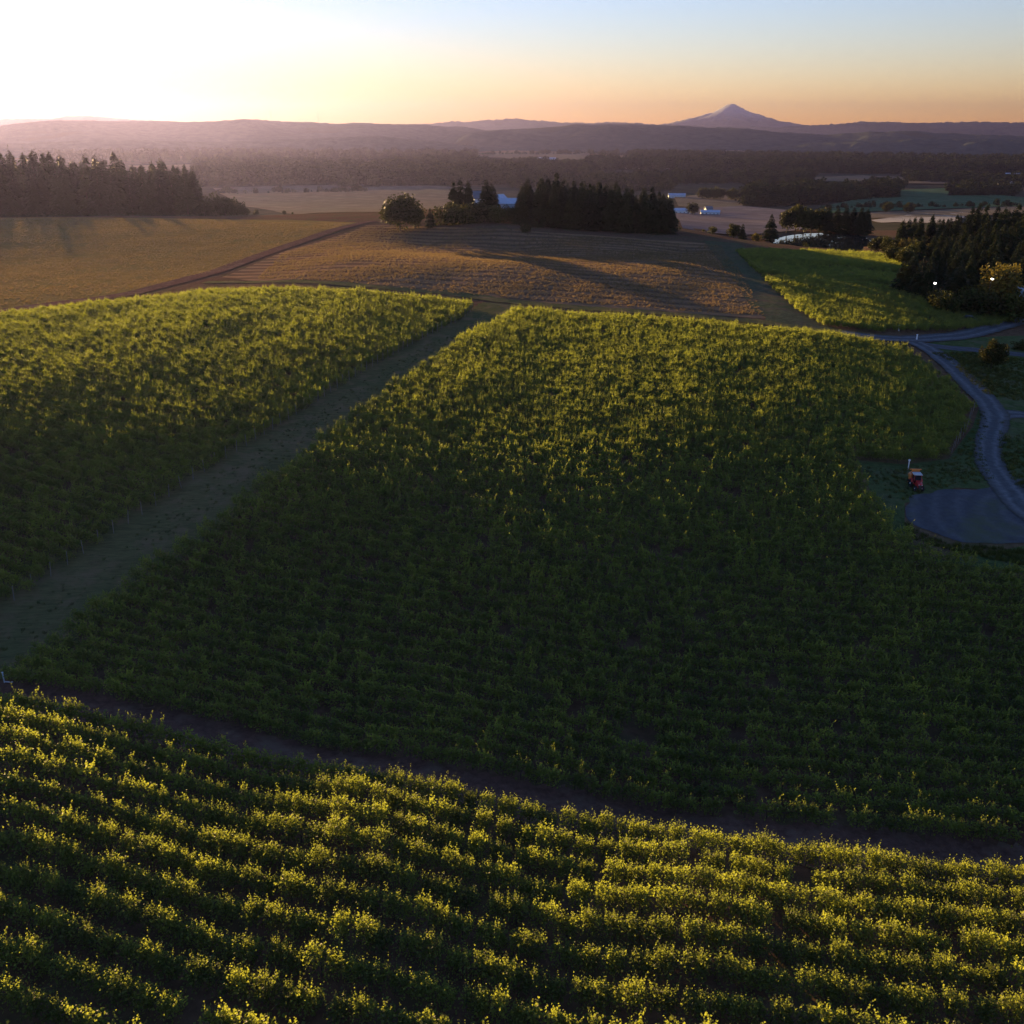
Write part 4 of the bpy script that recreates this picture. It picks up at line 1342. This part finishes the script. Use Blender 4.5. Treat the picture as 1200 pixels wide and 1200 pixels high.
# parked car near the shrubs
def car(px, D, rz, paint, label):
    p = at(px, D)
    e = empty('parked_car', (p.x, p.y, p.z + .12), R(rz))
    tag(e, label, 'car')
    MB().prism([(-2.2, .35), (-2.22, .75), (-1.2, .92), (1.5, .95), (2.15, .85), (2.2, .35)], -.88, .88).build('body', paint, e, .06)
    MB().prism([(-1.25, .93), (-.55, 1.42), (.95, 1.44), (1.7, .95)], -.74, .74).build('glasshouse', M['glass'], e, .05)
    MB().prism([(-.5, 1.425), (-.45, 1.48), (.9, 1.49), (.95, 1.44)], -.7, .7).build('roof', paint, e)
    for s in (-1, 1):
        MB().box(s * .62 - .16, s * .62 + .16, -2.235, -2.18, .6, .72).build('headlight', M['white'], e)
        for yy in (-1.35, 1.35):
            wheel(e, s * .8, yy, .33, .2, M['darkmetal'])
car(1157, 252, 70, M['carblue'], 'dark blue parked car at the end of the far vineyard block')

# radio masts on the hill and the steam over the mill
for px, yt, D in ((318, 129, 7500), (373, 131, 7500)):
    a = az_of(px, 140)
    zt = CAM_Z - D * ray(px, yt)[1]
    zb = CAM_Z - D * ray(px, 146)[1]
    m = MB()
    for s in ((-1, -1), (1, -1), (0, 1.2)):
        m.tube((s[0] * 1.6, s[1] * 1.6, zb - zt - 20), (s[0] * .5, s[1] * .5, 0), .45, .35, 4)
    for i in range(14):
        z = (zb - zt) * (1 - i / 14)
        m.tube((-1.5, -1.5, z), (1.3, 1.2, z + 4), .25, None, 3)
    o = m.build('radio_mast', M['darkmetal'])
    o.location = (D * math.sin(a), D * math.cos(a), zt)
    tag(o, 'thin tall radio mast on the hazy ridge, the ' + ('nearer to the sun' if px < 350 else 'shorter and fainter'), 'radio mast')

# dry grass tufts on the mown field crests
def tuft_mesh(seed, m):
    r = np.random.default_rng(seed)
    q = []
    for _ in range(26):
        b = r.normal(0, .22, 2)
        t = b + r.normal(0, .14, 2)
        h = r.uniform(.25, .6)
        d = r.normal(size=2); d = d / np.linalg.norm(d) * .03
        q += [(b[0] - d[0], b[1] - d[1], -.05), (b[0] + d[0], b[1] + d[1], -.05), (t[0], t[1], h), (t[0] - d[0] * .3, t[1] - d[1] * .3, h)]
    return quads_mesh('tuft', np.array(q), 4, m)
TUFT = [tuft_mesh(i, M['drygrass']) for i in range(4)]
M['greengrass'] = leaf_mat('green_tuft', (0.05, 0.075, 0.026), (0.10, 0.11, 0.045), (0.12, 0.13, 0.03), 0.25, 0.4)
GTUFT = [tuft_mesh(10 + i, M['greengrass']) for i in range(4)]
def tufts(name, poly, n, protos=TUFT, lo_s=.3, hi_s=.75):
    poly = np.array(poly)
    lo, hi = poly.min(0), poly.max(0)
    x, y = RNG.uniform(lo[0], hi[0], n), RNG.uniform(lo[1], hi[1], n)
    k = inside(poly, x, y) & (waves(x, y, 9, 40, 3) + RNG.uniform(-1.2, 1.2, n) > -.1)
    x, y = x[k], y[k]
    m = len(x)
    tag(scatter(name, np.column_stack([x, y, H(x, y) + lift_of(x, y)]), RNG.uniform(0, 6.28, m), RNG.uniform(lo_s, hi_s, m), RNG.integers(0, 4, m), protos), kind='stuff')
tufts('dry_grass', P([(-120,258),(60,256),(250,258),(410,262),(330,288),(250,318),(150,343),(60,355),(-120,370)]), 70000)
tufts('dry_grass', P([(430,266),(540,268),(690,277),(845,288),(868,318),(895,370),(760,362),(600,350),(450,335),(300,328),(330,298)]), 90000)

tufts('grass', P([(1090,414),(1112,424),(1152,462),(1185,470),(1210,470),(1300,470),(1300,425),(1200,421),(1140,414)]), 9000, GTUFT, .3, .9)
tufts('grass', P([(1172,494),(1168,520),(1176,548),(1192,572),(1300,590),(1300,500),(1200,492)]), 6000, GTUFT, .3, .9)
tufts('grass', P([(1150,480),(1158,494),(1152,520),(1156,545),(1166,562),(1120,570),(1080,577),(1060,588),(1056,600),(1030,572),(1010,548),(1060,551),(1112,542),(1140,506)]), 7000, GTUFT, .25, .8)
tufts('grass', P([(1060,612),(1075,622),(1110,638),(1200,645),(1300,648),(1300,680),(1200,664),(1110,646),(1062,628)]), 4000, GTUFT, .3, .9)
tufts('grass', P([(590,358),(556,376),(500,405),(440,440),(380,478),(320,515),(250,561),(180,609),(110,659),(50,703),(-20,752),(20,772),(120,690),(200,634),(290,570),(350,528),(420,478),(480,432),(545,390)]), 16000, GTUFT, .2, .6)
